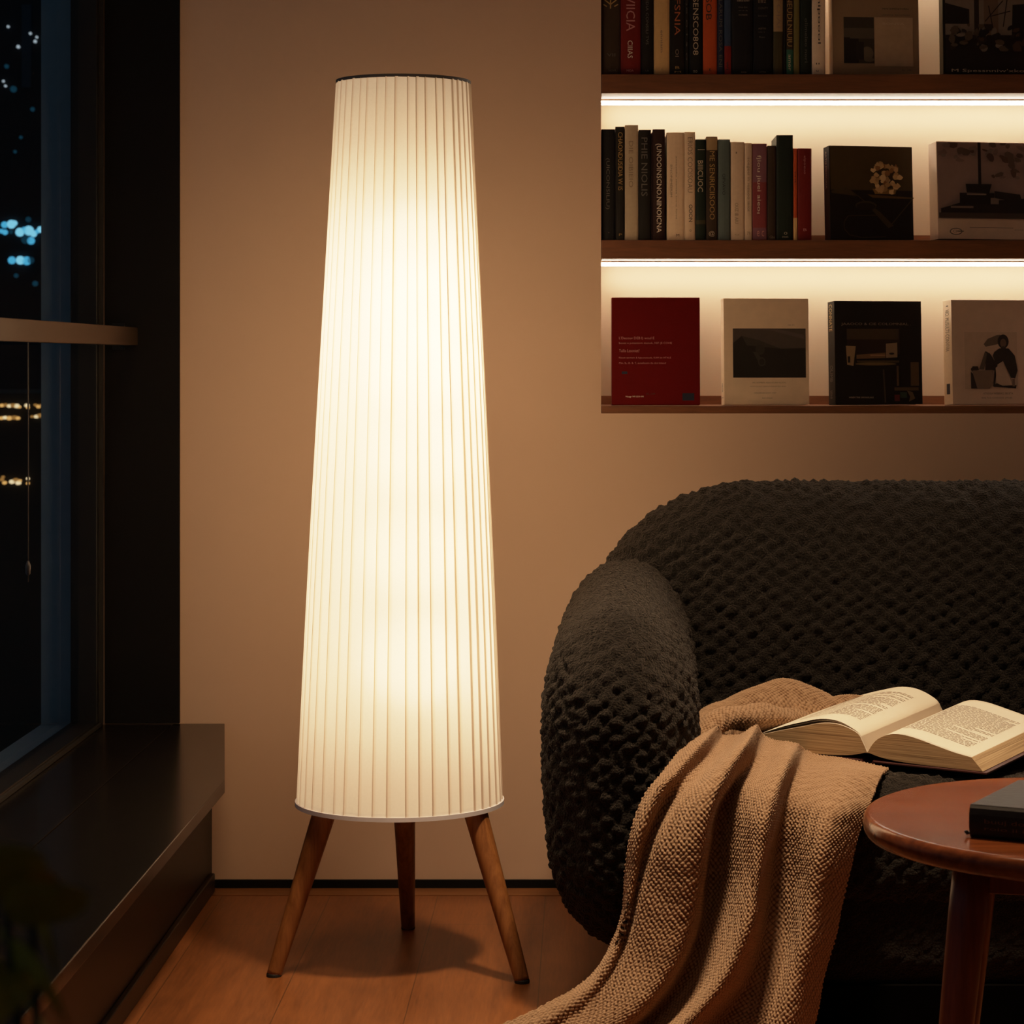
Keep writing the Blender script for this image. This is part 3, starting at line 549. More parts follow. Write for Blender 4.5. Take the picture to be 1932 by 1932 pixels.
display_book(1788, 1966, 566, 764, ZC, 0.24, 0.042, 'white', 'pale cover with a seated woman in a dark shawl beside a basket',
    [((.54, .40, .30), R_(gH(1823), fH(627), gH(1925), fH(735))), ((.15, .11, .08), [(gH(1860), fH(650)), (gH(1868), fH(640)), (gH(1885), fH(633)), (gH(1893), fH(632)), (gH(1888), fH(650)), (gH(1864), fH(655))]),
     (dr, ell(gH(1898), fH(645), .065, .068)), (sk, ell(gH(1898), fH(648), .036, .042)), ((.05, .035, .028), ell(gH(1898), fH(658), .03, .02)), (dr, [(gH(1880), fH(665)), (gH(1890), fH(658)), (gH(1908), fH(658)), (gH(1920), fH(672)), (gH(1925), fH(700)), (gH(1920), fH(715)), (gH(1912), fH(714)), (gH(1897), fH(682)), (gH(1884), fH(690)), (gH(1877), fH(672))]),
     (dr, [(gH(1863), fH(663)), (gH(1872), fH(668)), (gH(1886), fH(690)), (gH(1880), fH(730)), (gH(1877), fH(730)), (gH(1880), fH(700)), (gH(1862), fH(700))]), ((.10, .075, .055), [(gH(1862), fH(664)), (gH(1866), fH(668)), (gH(1860), fH(698)), (gH(1850), fH(698))]), (dr, [(gH(1834), fH(697)), (gH(1838), fH(692)), (gH(1848), fH(692)), (gH(1850), fH(699)), (gH(1836), fH(702))]),
     ((.20, .14, .10), [(gH(1837), fH(700)), (gH(1877), fH(699)), (gH(1876), fH(724)), (gH(1870), fH(734)), (gH(1846), fH(734)), (gH(1838), fH(720))]), (dr, [(gH(1834), fH(702)), (gH(1838), fH(706)), (gH(1846), fH(734)), (gH(1834), fH(734))]), (lp, [(gH(1882), fH(695)), (gH(1896), fH(684)), (gH(1908), fH(712)), (gH(1914), fH(728)), (gH(1884), fH(728))]), (dr, [(gH(1876), fH(728)), (gH(1884), fH(724)), (gH(1895), fH(729)), (gH(1922), fH(728)), (gH(1921), fH(734)), (gH(1878), fH(731))]), ((.22, .15, .11), R_(gH(1914), fH(716), gH(1919), fH(730)))],
    [('ATNGILH WEBBIAIG EBUETA', gH(1857), fH(741.5), .35, .020, 's'), ('BOIL TI A CUNIDOON  J PO BA', gH(1854), fH(750.5), .36, .018, 's')],
    spine_texts=[('.', .05, .012, .4, .7, 'k'), ('VIO. MUSULTS CONVIVIA', .09, .40, .3, .75, 'k'), ('I', .80, .10, .35, .75, 'b')], cover_mat=plain('pale_rose_cover', (0.62, 0.46, 0.35), 0.55), spine=cloth('cream'), lean=0.045)

# ================================================================= FLOOR LAMP
LC = Vector((-0.3035, 4.127, 0))
lamp = thing('floor_lamp', 'tall glowing floor lamp with a pleated white cone shade on three wooden legs', 'lamp', (LC.x, LC.y, 0))
zb, ztp, rb, rt, tiltx = 0.2655, 1.4545, 0.1686, 0.1093, 0.006
m, nt, b = new_mat('pleated_lamp_fabric'); nt.nodes.remove(b)
uvn = N(nt, 'ShaderNodeUVMap'); sp = N(nt, 'ShaderNodeSeparateXYZ'); nt.links.new(uvn.outputs[0], sp.inputs[0])
fr_ = N(nt, 'ShaderNodeMath', operation='FRACT'); nt.links.new(sp.outputs[0], fr_.inputs[0])
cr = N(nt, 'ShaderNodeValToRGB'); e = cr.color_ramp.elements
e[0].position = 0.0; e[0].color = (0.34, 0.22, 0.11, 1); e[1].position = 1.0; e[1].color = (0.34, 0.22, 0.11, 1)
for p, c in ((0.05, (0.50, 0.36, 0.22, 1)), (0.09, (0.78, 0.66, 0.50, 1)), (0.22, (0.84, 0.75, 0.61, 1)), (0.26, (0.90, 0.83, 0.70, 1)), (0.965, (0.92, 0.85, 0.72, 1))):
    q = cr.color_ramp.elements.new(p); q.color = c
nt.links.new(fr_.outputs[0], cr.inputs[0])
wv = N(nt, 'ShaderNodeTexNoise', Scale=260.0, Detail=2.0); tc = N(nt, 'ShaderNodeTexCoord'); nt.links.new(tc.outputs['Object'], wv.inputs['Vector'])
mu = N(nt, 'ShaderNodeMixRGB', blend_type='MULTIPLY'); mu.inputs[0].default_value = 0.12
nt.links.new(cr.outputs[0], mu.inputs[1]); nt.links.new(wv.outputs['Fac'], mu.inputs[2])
df = N(nt, 'ShaderNodeBsdfDiffuse'); tl = N(nt, 'ShaderNodeBsdfTranslucent'); rf = N(nt, 'ShaderNodeBsdfRefraction', IOR=1.2, Roughness=0.9)
for n_ in (tl, rf): nt.links.new(mu.outputs[0], n_.inputs[0])
df.inputs[0].default_value = (0.78, 0.74, 0.70, 1)
m1 = N(nt, 'ShaderNodeMixShader'); m1.inputs[0].default_value = 0.10; nt.links.new(tl.outputs[0], m1.inputs[1]); nt.links.new(rf.outputs[0], m1.inputs[2])
m2 = N(nt, 'ShaderNodeMixShader'); m2.inputs[0].default_value = 0.55; nt.links.new(df.outputs[0], m2.inputs[1]); nt.links.new(m1.outputs[0], m2.inputs[2])
nt.links.new(m2.outputs[0], nt.nodes['Material Output'].inputs[0])
SHADE = m
NP = 43
fs_ = np.array([0.0, 0.02, 0.05, 0.1, 0.25, 0.45, 0.65, 0.85, 0.97])
edges = np.linspace(0, 1, NP + 1)[:-1] + rng.uniform(-0.0035, 0.0035, NP); edges = np.append(edges, edges[0] + 1)
ang, off, uu = [], [], []
for i in range(NP):
    a0, a1 = edges[i], edges[i + 1]; amp = rng.uniform(0.7, 1.3)
    for f in fs_:
        ang.append(a0 + (a1 - a0) * f); uu.append(i + f)
        off.append(amp * (0.0030 * (1 - f) ** 1.2 if f > 0.01 else 0.0004))
ang, off, uu = np.array(ang) * 2 * PI, np.array(off), np.array(uu)
hs = np.linspace(0, 1, 30)
P = np.zeros((len(hs), len(ang) + 1, 3)); UV = np.zeros((len(hs), len(ang) + 1, 2))
drift = rng.normal(0, 0.004, (NP, 3))
pidx = np.floor(uu).astype(int) % NP
for j, h in enumerate(hs):
    r = rb + (rt - rb) * h + 0.0022 * math.sin(PI * h)
    a = ang + drift[pidx, 0] * math.sin(PI * h) + drift[pidx, 1] * math.sin(2 * PI * h) + 0.0
    rr = r + off * (0.8 + 0.2 * math.sin(7 * h))
    P[j, :-1, 0] = LC.x + tiltx * h + rr * np.cos(a); P[j, :-1, 1] = LC.y + rr * np.sin(a); P[j, :-1, 2] = zb + (ztp - zb) * h
    P[j, -1] = P[j, 0]; UV[j, :-1, 0] = uu; UV[j, -1, 0] = NP; UV[j, :, 1] = h
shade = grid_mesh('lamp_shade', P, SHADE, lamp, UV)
shade.data.polygons.foreach_set('use_smooth', [False] * len(shade.data.polygons))
def ring(r0, r1, z0, z1, cx_):
    return MB().lathe([(r0, z0), (r1, z0), (r1, z1), (r0, z1), (r0, z0)], 96, (cx_, LC.y))
def open_ring(r0, r1, z0, z1, cx_):
    mb = MB(); n = 96; prof = [(r0, z0), (r1, z0), (r1, z1), (r0, z1)]
    vs = [(cx_ + r * math.cos(2 * PI * k / n), LC.y + r * math.sin(2 * PI * k / n), z) for r, z in prof for k in range(n)]
    mb.add(vs, [(i * n + k, i * n + (k + 1) % n, ((i + 1) % 4) * n + (k + 1) % n, ((i + 1) % 4) * n + k) for i in range(4) for k in range(n)])
    return mb
build('upper_rim', open_ring(rt - 0.003, rt + 0.0022, ztp - 0.001, ztp + 0.004, LC.x + tiltx), plain('dark_grey_rim', (0.05, 0.045, 0.045), 0.6), lamp)
build('lower_rim', open_ring(rb - 0.003, rb + 0.0042, zb - 0.003, zb + 0.004, LC.x), plain('grey_white_binding', (0.78, 0.72, 0.74), 0.7), lamp)
LEGW = wood('oiled_teak', (0.13, 0.042, 0.011), (0.30, 0.115, 0.034), 'Z', 0.38, 1.3, coat=0.15)
bpm = open_ring(0.098, 0.132, zb + 0.012, zb + 0.028, LC.x)
for k in range(3):
    a = 2 * PI * k / 3 + PI / 2; ca, sa = math.cos(a), math.sin(a)
    bpm.prism([(LC.x + 0.101 * ca + 0.011 * sa, LC.y + 0.101 * sa - 0.011 * ca), (LC.x + 0.101 * ca - 0.011 * sa, LC.y + 0.101 * sa + 0.011 * ca), (LC.x - 0.011 * sa, LC.y + 0.011 * ca), (LC.x + 0.011 * sa, LC.y - 0.011 * ca)], zb + 0.014, zb + 0.026)
build('base_ring', bpm, LEGW, lamp)
dm, nt, b = new_mat('added_diffuser_cloth'); nt.nodes.remove(b)
tl = N(nt, 'ShaderNodeBsdfTranslucent'); df = N(nt, 'ShaderNodeBsdfDiffuse'); mx = N(nt, 'ShaderNodeMixShader'); no = N(nt, 'ShaderNodeTexNoise', Scale=200.0)
mr = N(nt, 'ShaderNodeMapRange'); mr.inputs['To Min'].default_value = 0.55; mr.inputs['To Max'].default_value = 0.7
nt.links.new(no.outputs['Fac'], mr.inputs['Value']); nt.links.new(mr.outputs[0], mx.inputs[0])
tl.inputs[0].default_value = (0.30, 0.25, 0.18, 1); df.inputs[0].default_value = (0.7, 0.64, 0.55, 1)
nt.links.new(tl.outputs[0], mx.inputs[1]); nt.links.new(df.outputs[0], mx.inputs[2]); nt.links.new(mx.outputs[0], nt.nodes['Material Output'].inputs[0])
dmb = MB(); n = 64
dmb.add([(LC.x + (rb - .003) * math.cos(2 * PI * k / n), LC.y + (rb - .003) * math.sin(2 * PI * k / n), zb + 0.008) for k in range(n)], [tuple(range(n))])
build('added_diffuser', dmb, dm, lamp)  # unseen disc added to temper the light spilling out below the shade
frame_m = plain('white_wire', (0.6, 0.58, 0.54), 0.4)
build('centre_pole', MB().tube([(LC.x, LC.y, zb + .03), (LC.x, LC.y, 1.15)], 0.006, 12), frame_m, lamp, smooth=True)
for (px, py, tpx, tY) in ((517, 1842, 619, 0.0), (985, 1854, 893, 0.0), (770, 1752, 770, 0.0)):
    Yf = F * EYE / (py - PY); foot = Vector(((px - PX) * Yf / F, Yf, 0.0))
    d = Vector((foot.x - LC.x, foot.y - LC.y, 0)); 
    top = Vector((LC.x, LC.y, 0)) + d * (0.121 / d.length if px != 770 else 0.10 / d.length); top.z = zb + 0.013
    if px == 517: top.x = at(620, 1535, top.y).x
    if px == 985: top.x = at(891, 1535, top.y).x
    ax = (top - foot)
    pts = [foot + ax * t + Vector((0, 0, 0.003 * (1 - t))) for t in (0.0, 0.02, 0.25, 0.5, 0.75, 0.95, 1.0)]
    lg = build('leg', MB().tube(pts, [0.0118, 0.0122, 0.0142, 0.0162, 0.0182, 0.0195, 0.0195], 28), LEGW, lamp, smooth=True)
    build('foot_cap', MB().lathe([(0.0118, 0.0), (0.0124, 0.001), (0.0122, 0.0045), (0.0112, 0.006)], 24, (foot.x, foot.y)), plain('black_rubber', (0.012, 0.011, 0.010), 0.6), lg, smooth=False)
def point(name, loc, w, col, r=0.03):
    l = bpy.data.lights.new(name, 'POINT'); l.energy = w; l.color = col; l.shadow_soft_size = r
    o = bpy.data.objects.new(name, l); C.objects.link(o); o.location = loc; return o
WARM = (1.0, 0.66, 0.34)
for z, wt in ((1.18, 1.9), (1.09, 2.9), (0.98, 2.8), (0.84, 2.1), (0.68, 2.4), (0.50, 3.1)):
    p = point('bulb_light', (0.02, -0.014, z), wt, (1.0, 0.715, 0.475), 0.085); p.parent = lamp

# ================================================================= SOFA
def sofa_material():
    m, nt, b = new_mat('charcoal_boucle')
    tc = N(nt, 'ShaderNodeTexCoord')
    n1 = N(nt, 'ShaderNodeTexNoise', Scale=420.0, Detail=3.0, Roughness=0.7); n2 = N(nt, 'ShaderNodeTexVoronoi', Scale=260.0)
    for n_ in (n1, n2): nt.links.new(tc.outputs['Object'], n_.inputs['Vector'])
    cr = N(nt, 'ShaderNodeValToRGB'); cr.color_ramp.elements[0].position = 0.40; cr.color_ramp.elements[0].color = (0.0022, 0.0017, 0.0013, 1)
    cr.color_ramp.elements[1].position = 0.68; cr.color_ramp.elements[1].color = (0.020, 0.0152, 0.0110, 1)
    nt.links.new(n1.outputs['Fac'], cr.inputs[0]); nt.links.new(cr.outputs[0], b.inputs['Base Color'])
    b.inputs['Roughness'].default_value = 0.9; b.inputs['Specular IOR Level'].default_value = 0.15
    b.inputs['Sheen Weight'].default_value = 0.10; b.inputs['Sheen Roughness'].default_value = 0.4; b.inputs['Sheen Tint'].default_value = (0.9, 0.75, 0.6, 1)
    ad = N(nt, 'ShaderNodeMath', operation='MULTIPLY_ADD'); ad.inputs[1].default_value = -0.8
    nt.links.new(n2.outputs['Distance'], ad.inputs[0]); nt.links.new(n1.outputs['Fac'], ad.inputs[2])
    bp = N(nt, 'ShaderNodeBump', Strength=1.0, Distance=0.0045)
    nt.links.new(ad.outputs[0], bp.inputs['Height']); nt.links.new(bp.outputs[0], b.inputs['Normal'])
    return m
SOFA = sofa_material()
def puff(u, v, su, sv):
    a = (u / su + v / sv) * PI; b_ = (u / su - v / sv) * PI
    return np.sqrt(np.abs(np.sin(a) * np.sin(b_)))
def soft_noise(p, s, seed):
    r = np.random.default_rng(seed); out = 0
    for _ in range(6):
        k = r.normal(0, 1, 3) / s; out = out + np.sin(p @ k * 2 * PI / 2.2 + r.uniform(0, 6.28))
    return out / 3.5
def rounded(name, c, half, rad, step, parent, deform=None, amp=0.006, size=(0.030, 0.024), fine_top=False, mat=None):
    """rounded box (ellipsoid corners), diamond puffs raised along the normals"""
    half = np.array(half); rad = np.minimum(np.array(rad), half * 0.999); core = half - rad
    n = [max(6, int(2 * h / step)) for h in half]
    ts = []
    for ax in range(3):       # spread samples evenly over flat + rounded stretch
        arc = rad[ax] * PI / 4 * 1.25
        L = core[ax] * 2 + arc * 2; k = np.linspace(0, L, n[ax] + 1)
        x = np.where(k < arc, -core[ax] - rad[ax] * np.tan(np.clip((arc - k) / arc, 0, 1) * PI / 4),
            np.where(k > L - arc, core[ax] + rad[ax] * np.tan(np.clip((k - L + arc) / arc, 0, 1) * PI / 4), -core[ax] + (k - arc)))
        ts.append(x)
    vid, verts, faces = {}, [], []
    def vget(i, j, k):
        key = (i, j, k)
        if key not in vid:
            vid[key] = len(verts); verts.append((ts[0][i], ts[1][j], ts[2][k]))
        return vid[key]
    NX, NY, NZ = n
    for j in range(NY):
        for k in range(NZ):
            faces.append((vget(0, j, k), vget(0, j, k + 1), vget(0, j + 1, k + 1), vget(0, j + 1, k)))
            faces.append((vget(NX, j, k), vget(NX, j + 1, k), vget(NX, j + 1, k + 1), vget(NX, j, k + 1)))
    for i in range(NX):
        for k in range(NZ):
            faces.append((vget(i, 0, k), vget(i + 1, 0, k), vget(i + 1, 0, k + 1), vget(i, 0, k + 1)))
            faces.append((vget(i, NY, k), vget(i, NY, k + 1), vget(i + 1, NY, k + 1), vget(i + 1, NY, k)))
    for i in range(NX):
        for j in range(NY):
            faces.append((vget(i, j, 0), vget(i, j + 1, 0), vget(i + 1, j + 1, 0), vget(i + 1, j, 0)))
            faces.append((vget(i, j, NZ), vget(i + 1, j, NZ), vget(i + 1, j + 1, NZ), vget(i, j + 1, NZ)))
    q = np.array(verts); inner = np.clip(q, -core, core); d = (q - inner) / rad
    ln = np.linalg.norm(d, axis=1, keepdims=True); d = d / np.maximum(ln, 1e-9)
    p = inner + d * rad
    nr = d / rad; nr /= np.linalg.norm(nr, axis=1, keepdims=True)
    p = p + np.array(c)
    if deform is not None: p = deform(p)
    w = np.abs(nr) ** 4; w /= w.sum(1, keepdims=True)
    ps = p + 0.008 * np.stack([soft_noise(p, 0.16, s) for s in (1, 2, 3)], 1) + 0.0032 * np.stack([soft_noise(p, 0.045, s) for s in (5, 6, 7)], 1)
    su, sv = size
    fx_ = puff(ps[:, 1], ps[:, 2], su, sv); fy_ = puff(ps[:, 0], ps[:, 2], su, sv)
    fz_ = puff(ps[:, 0], ps[:, 1], su * .55, sv * .40) * 0.55 if fine_top else puff(ps[:, 0], ps[:, 1], su, sv)
    h = w[:, 0] * fx_ + w[:, 1] * fy_ + w[:, 2] * fz_
    h = h * (0.8 + 0.25 * soft_noise(p, 0.03, 9)) + 0.25 * soft_noise(p, 0.012, 4)
    p = p + nr * (amp * (h - 0.6))[:, None]
    p = p - np.array(root_loc(parent))
    me = bpy.data.meshes.new(name); me.from_pydata(p.tolist(), [], faces)
    me.polygons.foreach_set('use_smooth', [True] * len(me.polygons)); me.materials.append(mat or SOFA); me.update()
    return link(name, me, parent)
SX0, SX1, SEAT = -0.064, 1.90, 0.362
sofa = thing('sofa', 'rounded charcoal sofa in nubbly puffed fabric against the wall under the shelves', 'sofa', (0.92, 4.1, 0))
def back_def(p):
    p = p.copy(); t = np.clip((p[:, 2] - 0.35) / 0.45, 0, 1)
    p[:, 1] += 0.05 * t - 0.02
    return p
rounded('backrest', ((0.012 + SX1 - .02) / 2, 4.42, 0.445), ((SX1 - .032) / 2, 0.155, 0.335), (0.30, 0.14, 0.25), 0.0056, sofa, back_def, 0.010, (0.036, 0.029))
def arm_def(sign):
    def f(p):
        p = p.copy(); t = np.clip((p[:, 1] - 3.86) / 0.7, 0, 1)
        p[:, 0] += sign * 0.03 * t ** 1.4
        up = np.clip((p[:, 2] - 0.3) / 0.3, 0, 1); p[:, 2] += 0.045 * np.clip((p[:, 1] - 3.8) / 0.5, 0, 1) * up
        lo = np.clip((0.36 - p[:, 2]) / 0.3, 0, 1); p[:, 0] += sign * 0.02 * lo
        return p
    return f
aw = 0.122
rounded('arm', (SX0 + aw, 4.10, 0.345), (aw, 0.39, 0.262), (aw * 0.96, 0.17, 0.17), 0.0048, sofa, arm_def(1), 0.009, (0.034, 0.027), True)
rounded('arm', (SX1 - aw, 4.10, 0.345), (aw, 0.39, 0.262), (aw * 0.96, 0.17, 0.17), 0.011, sofa, arm_def(-1), 0.004, (0.028, 0.022), True)
rounded('seat_cushion', (0.92, 4.02, 0.255), (0.80, 0.30, 0.107), (0.05, 0.085, 0.085), 0.0062, sofa, None, 0.007, (0.034, 0.028))
rounded('sofa_base', (0.92, 4.07, 0.155), (0.86, 0.335, 0.140), (0.08, 0.09, 0.09), 0.008, sofa, None, 0.006, (0.030, 0.024))
build('under_shadow_box', MB().box(0.14, 1.70, 3.728, 4.45, 0.0, 0.06), plain('painted_shadow_black', (0.002, 0.0018, 0.0016), 0.95, 0.2, spec=0.0), sofa)  # black box standing in for the shadow beneath the sofa
for fx0 in (0.07, 1.77):
    for fy0 in (3.88, 4.40):
        build('foot', MB().lathe([(0.018, 0), (0.026, 0.075), (0.026, 0.12)], 20, (fx0, fy0)), BLACK, sofa, smooth=False)

# ================================================================= THROW BLANKET
def knit_material():
    m, nt, b = new_mat('caramel_knit')
    tc = N(nt, 'ShaderNodeTexCoord'); n1 = N(nt, 'ShaderNodeTexNoise', Scale=350.0, Detail=4.0, Roughness=0.7); n2 = N(nt, 'ShaderNodeTexNoise', Scale=60.0, Detail=3.0)
    for n_ in (n1, n2): nt.links.new(tc.outputs['Object'], n_.inputs['Vector'])
    at_ = N(nt, 'ShaderNodeAttribute', attribute_name='stitch')  # recess shade painted in: low stitch relief takes the darker yarn colour
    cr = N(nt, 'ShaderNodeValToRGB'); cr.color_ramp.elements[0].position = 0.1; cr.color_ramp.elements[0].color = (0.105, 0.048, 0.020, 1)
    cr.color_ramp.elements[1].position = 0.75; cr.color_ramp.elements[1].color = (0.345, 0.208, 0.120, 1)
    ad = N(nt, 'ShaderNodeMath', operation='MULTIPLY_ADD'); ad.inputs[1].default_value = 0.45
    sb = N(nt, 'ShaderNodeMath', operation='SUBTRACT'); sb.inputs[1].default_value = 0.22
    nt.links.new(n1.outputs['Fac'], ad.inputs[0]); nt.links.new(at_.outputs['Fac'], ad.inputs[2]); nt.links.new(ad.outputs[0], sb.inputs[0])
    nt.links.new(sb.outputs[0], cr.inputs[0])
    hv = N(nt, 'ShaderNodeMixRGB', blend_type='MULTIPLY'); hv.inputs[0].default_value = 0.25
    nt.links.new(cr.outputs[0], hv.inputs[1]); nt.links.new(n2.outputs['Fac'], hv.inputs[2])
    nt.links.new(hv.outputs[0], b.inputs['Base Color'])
    b.inputs['Roughness'].default_value = 0.9; b.inputs['Specular IOR Level'].default_value = 0.1
    b.inputs['Sheen Weight'].default_value = 0.25; b.inputs['Sheen Roughness'].default_value = 0.5; b.inputs['Sheen Tint'].default_value = (1, 0.8, 0.6, 1)
    bp = N(nt, 'ShaderNodeBump', Strength=0.5, Distance=0.002)
    nt.links.new(n1.outputs['Fac'], bp.inputs['Height']); nt.links.new(bp.outputs[0], b.inputs['Normal'])
    return m
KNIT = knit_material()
def catmull(P, n):
    """P (k,3) -> n samples, centripetal-ish uniform in index"""
    P = np.asarray(P, float); k = len(P)
    t = np.linspace(0, k - 1, n); i = np.clip(np.floor(t).astype(int), 0, k - 2); f = (t - i)[:, None]
    g = lambda j: P[np.clip(j, 0, k - 1)]
    p0, p1, p2, p3 = g(i - 1), g(i), g(i + 1), g(i + 2)
    return 0.5 * ((2 * p1) + (-p0 + p2) * f + (2 * p0 - 5 * p1 + 4 * p2 - p3) * f ** 2 + (-p0 + 3 * p1 - 3 * p2 + p3) * f ** 3)
def normals(P):
    du = np.gradient(P, axis=1); dv = np.gradient(P, axis=0)
    for _ in range(6):
        du[:, 1:-1] = (du[:, :-2] + du[:, 1:-1] + du[:, 2:]) / 3; dv[1:-1] = (dv[:-2] + dv[1:-1] + dv[2:]) / 3
    n = np.cross(dv, du); n /= np.maximum(np.linalg.norm(n, axis=2, keepdims=True), 1e-9); return n
def knit(P, amp=0.0026, s=(0.0078, 0.0043), flip=1):
    """raise a moss-stitch relief; the stitch count follows arc length"""
    U = np.concatenate([np.zeros((P.shape[0], 1)), np.cumsum(np.linalg.norm(np.diff(P, axis=1), axis=2), axis=1)], 1)
    Vv = np.concatenate([np.zeros((1, P.shape[1])), np.cumsum(np.linalg.norm(np.diff(P, axis=0), axis=2), axis=0)], 0)
    U = U.mean(0)[None, :] * np.ones_like(U); Vv = Vv.mean(1)[:, None] * np.ones_like(Vv)
    jit = 0.0014 * soft_noise(P.reshape(-1, 3), 0.03, 21).reshape(U.shape)
    ph = U / s[0]; r_ = Vv / s[1]
    a = ph + 0.5 * r_; b_ = ph - 0.5 * r_ + jit / s[0]
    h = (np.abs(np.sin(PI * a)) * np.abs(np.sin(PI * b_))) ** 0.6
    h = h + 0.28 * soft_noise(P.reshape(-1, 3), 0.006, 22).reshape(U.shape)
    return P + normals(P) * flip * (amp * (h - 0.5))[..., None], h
def at_np(a):
    return np.array([tuple(at(*p)) for p in a])
cols = [
 [(1335,1385,3.93),(1296,1402,3.80),(1248,1455,3.69),(1214,1500,3.655),(1187,1577,3.64),(1178,1650,3.645),(1168,1730,3.65),(1142,1800,3.65),(1098,1855,3.635),(1030,1893,3.62),(935,1935,3.60)],
 [(1352,1368,3.90),(1325,1398,3.755),(1275,1455,3.645),(1240,1500,3.61),(1208,1577,3.60),(1197,1650,3.60),(1180,1735,3.60),(1152,1812,3.59),(1108,1870,3.58),(1045,1915,3.57),(965,1955,3.56)],
 [(1368,1385,3.95),(1345,1420,3.83),(1298,1465,3.72),(1262,1510,3.69),(1228,1585,3.675),(1208,1655,3.67),(1190,1740,3.66),(1163,1820,3.64),(1120,1880,3.62),(1060,1928,3.61),(990,1970,3.59)],
 [(1395,1385,3.90),(1372,1418,3.76),(1318,1475,3.655),(1280,1520,3.62),(1248,1590,3.605),(1225,1660,3.605),(1205,1745,3.60),(1178,1828,3.59),(1135,1890,3.58),(1080,1940,3.57),(1020,1985,3.56)],
 [(1425,1368,3.87),(1408,1400,3.72),(1368,1460,3.625),(1340,1520,3.585),(1326,1590,3.57),(1315,1665,3.57),(1297,1750,3.565),(1262,1835,3.555),(1210,1900,3.545),(1150,1955,3.54),(1095,2000,3.535)],
 [(1440,1385,3.93),(1426,1425,3.80),(1386,1475,3.715),(1358,1525,3.695),(1345,1590,3.69),(1334,1665,3.685),(1320,1750,3.655),(1290,1838,3.625),(1240,1905,3.61),(1180,1962,3.60),(1125,2005,3.58)],
 [(1458,1395,3.93),(1448,1432,3.80),(1415,1480,3.70),(1393,1530,3.675),(1380,1590,3.67),(1372,1665,3.665),(1355,1750,3.635),(1325,1840,3.60),(1275,1910,3.58),(1215,1965,3.57),(1160,2008,3.56)],
 [(1498,1402,3.88),(1488,1428,3.745),(1462,1490,3.635),(1448,1540,3.59),(1438,1595,3.575),(1428,1665,3.56),(1412,1750,3.545),(1375,1835,3.535),(1325,1905,3.525),(1270,1960,3.52),(1220,2010,3.515)],
 [(1520,1415,3.93),(1508,1445,3.81),(1483,1497,3.72),(1473,1545,3.695),(1464,1600,3.69),(1455,1668,3.685),(1444,1755,3.66),(1415,1845,3.63),(1375,1910,3.61),(1330,1965,3.60),(1290,2015,3.58)],
 [(1548,1425,3.92),(1536,1455,3.80),(1518,1505,3.705),(1508,1550,3.68),(1500,1605,3.675),(1494,1672,3.67),(1486,1758,3.65),(1464,1850,3.62),(1432,1920,3.60),(1400,1970,3.59),(1370,2020,3.57)],
 [(1605,1435,3.87),(1592,1460,3.755),(1575,1515,3.655),(1562,1560,3.62),(1550,1612,3.605),(1538,1678,3.60),(1524,1762,3.59),(1505,1850,3.58),(1486,1930,3.57),(1468,1990,3.565),(1450,2050,3.56)],
 [(1676,1450,3.82),(1662,1465,3.765),(1641,1520,3.69),(1626,1565,3.67),(1610,1617,3.66),(1594,1683,3.655),(1576,1768,3.645),(1554,1850,3.635),(1536,1932,3.625),(1522,1995,3.615),(1510,2055,3.605)]]
NR, NC = 640, 460
for ci, dy in ((2, 0.028), (5, -0.006), (8, -0.004), (1, 0.008)):
    cols[ci] = [(a, b_, y - dy * min(1, k / 2) * (-1 if ci == 1 else 1)) for k, (a, b_, y) in enumerate(cols[ci])]
dense = np.stack([catmull(at_np(c), NR) for c in cols], 1)       # rows x 9 x 3
def by_arc(row, n):
    q = catmull(row, n * 3); L = np.concatenate([[0], np.cumsum(np.linalg.norm(np.diff(q, axis=0), axis=1))])
    t = np.linspace(0, L[-1], n); return np.stack([np.interp(t, L, q[:, a]) for a in range(3)], 1)
S = np.stack([by_arc(dense[i], NC) for i in range(NR)], 0)
def soften(A, n, ax):
    for _ in range(n):
        B = A.copy()
        if ax == 1: B[:, 1:-1] = (A[:, :-2] + 2 * A[:, 1:-1] + A[:, 2:]) / 4
        else: B[1:-1] = (A[:-2] + 2 * A[1:-1] + A[2:]) / 4
        A = B
    return A
S = soften(soften(S, 30, 1), 20, 0)
S[..., 2] = np.where(S[..., 2] < 0.012, 0.012 + 0.0 * S[..., 2], S[..., 2])
wr = soft_noise(S.reshape(-1, 3), 0.09, 31).reshape(S.shape[:2])
S = S + normals(S) * (0.0025 * wr)[..., None]
S1, H1 = knit(S)
n_ = normals(S)
# heap on the seat: soft rolls over a height field
gx = np.linspace(0.12, 0.53, 330); gy = np.linspace(3.84, 4.245, 320)
GX, GY = np.meshgrid(gx, gy)
base = SEAT + 0.004
Hh = np.full(GX.shape, base - 0.02)
def roll(pts, r):
    """height of a sagging roll of cloth along a polyline of (px, py of its crest, depth)"""
    global Hh
    q = catmull(at_np(pts), 60)
    rr = np.interp(np.linspace(0, 1, 60), np.linspace(0, 1, len(r)), r)
    d2 = (GX[..., None] - q[:, 0]) ** 2 + (GY[..., None] - q[:, 1]) ** 2
    k = d2 / rr ** 2
    h = np.where(k < 1, q[:, 2] - (q[:, 2] - base + 0.02) * (1 - np.sqrt(np.clip(1 - k, 0, 1))), -1)
    Hh = np.maximum(Hh, h.max(-1))
roll([(1316, 1368, 3.97), (1338, 1335, 4.06), (1390, 1310, 4.11), (1440, 1292, 4.14), (1490, 1286, 4.15), (1530, 1298, 4.15), (1570, 1328, 4.13), (1600, 1360, 4.10)], (0.030, 0.045, 0.06, 0.075, 0.075, 0.065, 0.05, 0.04))
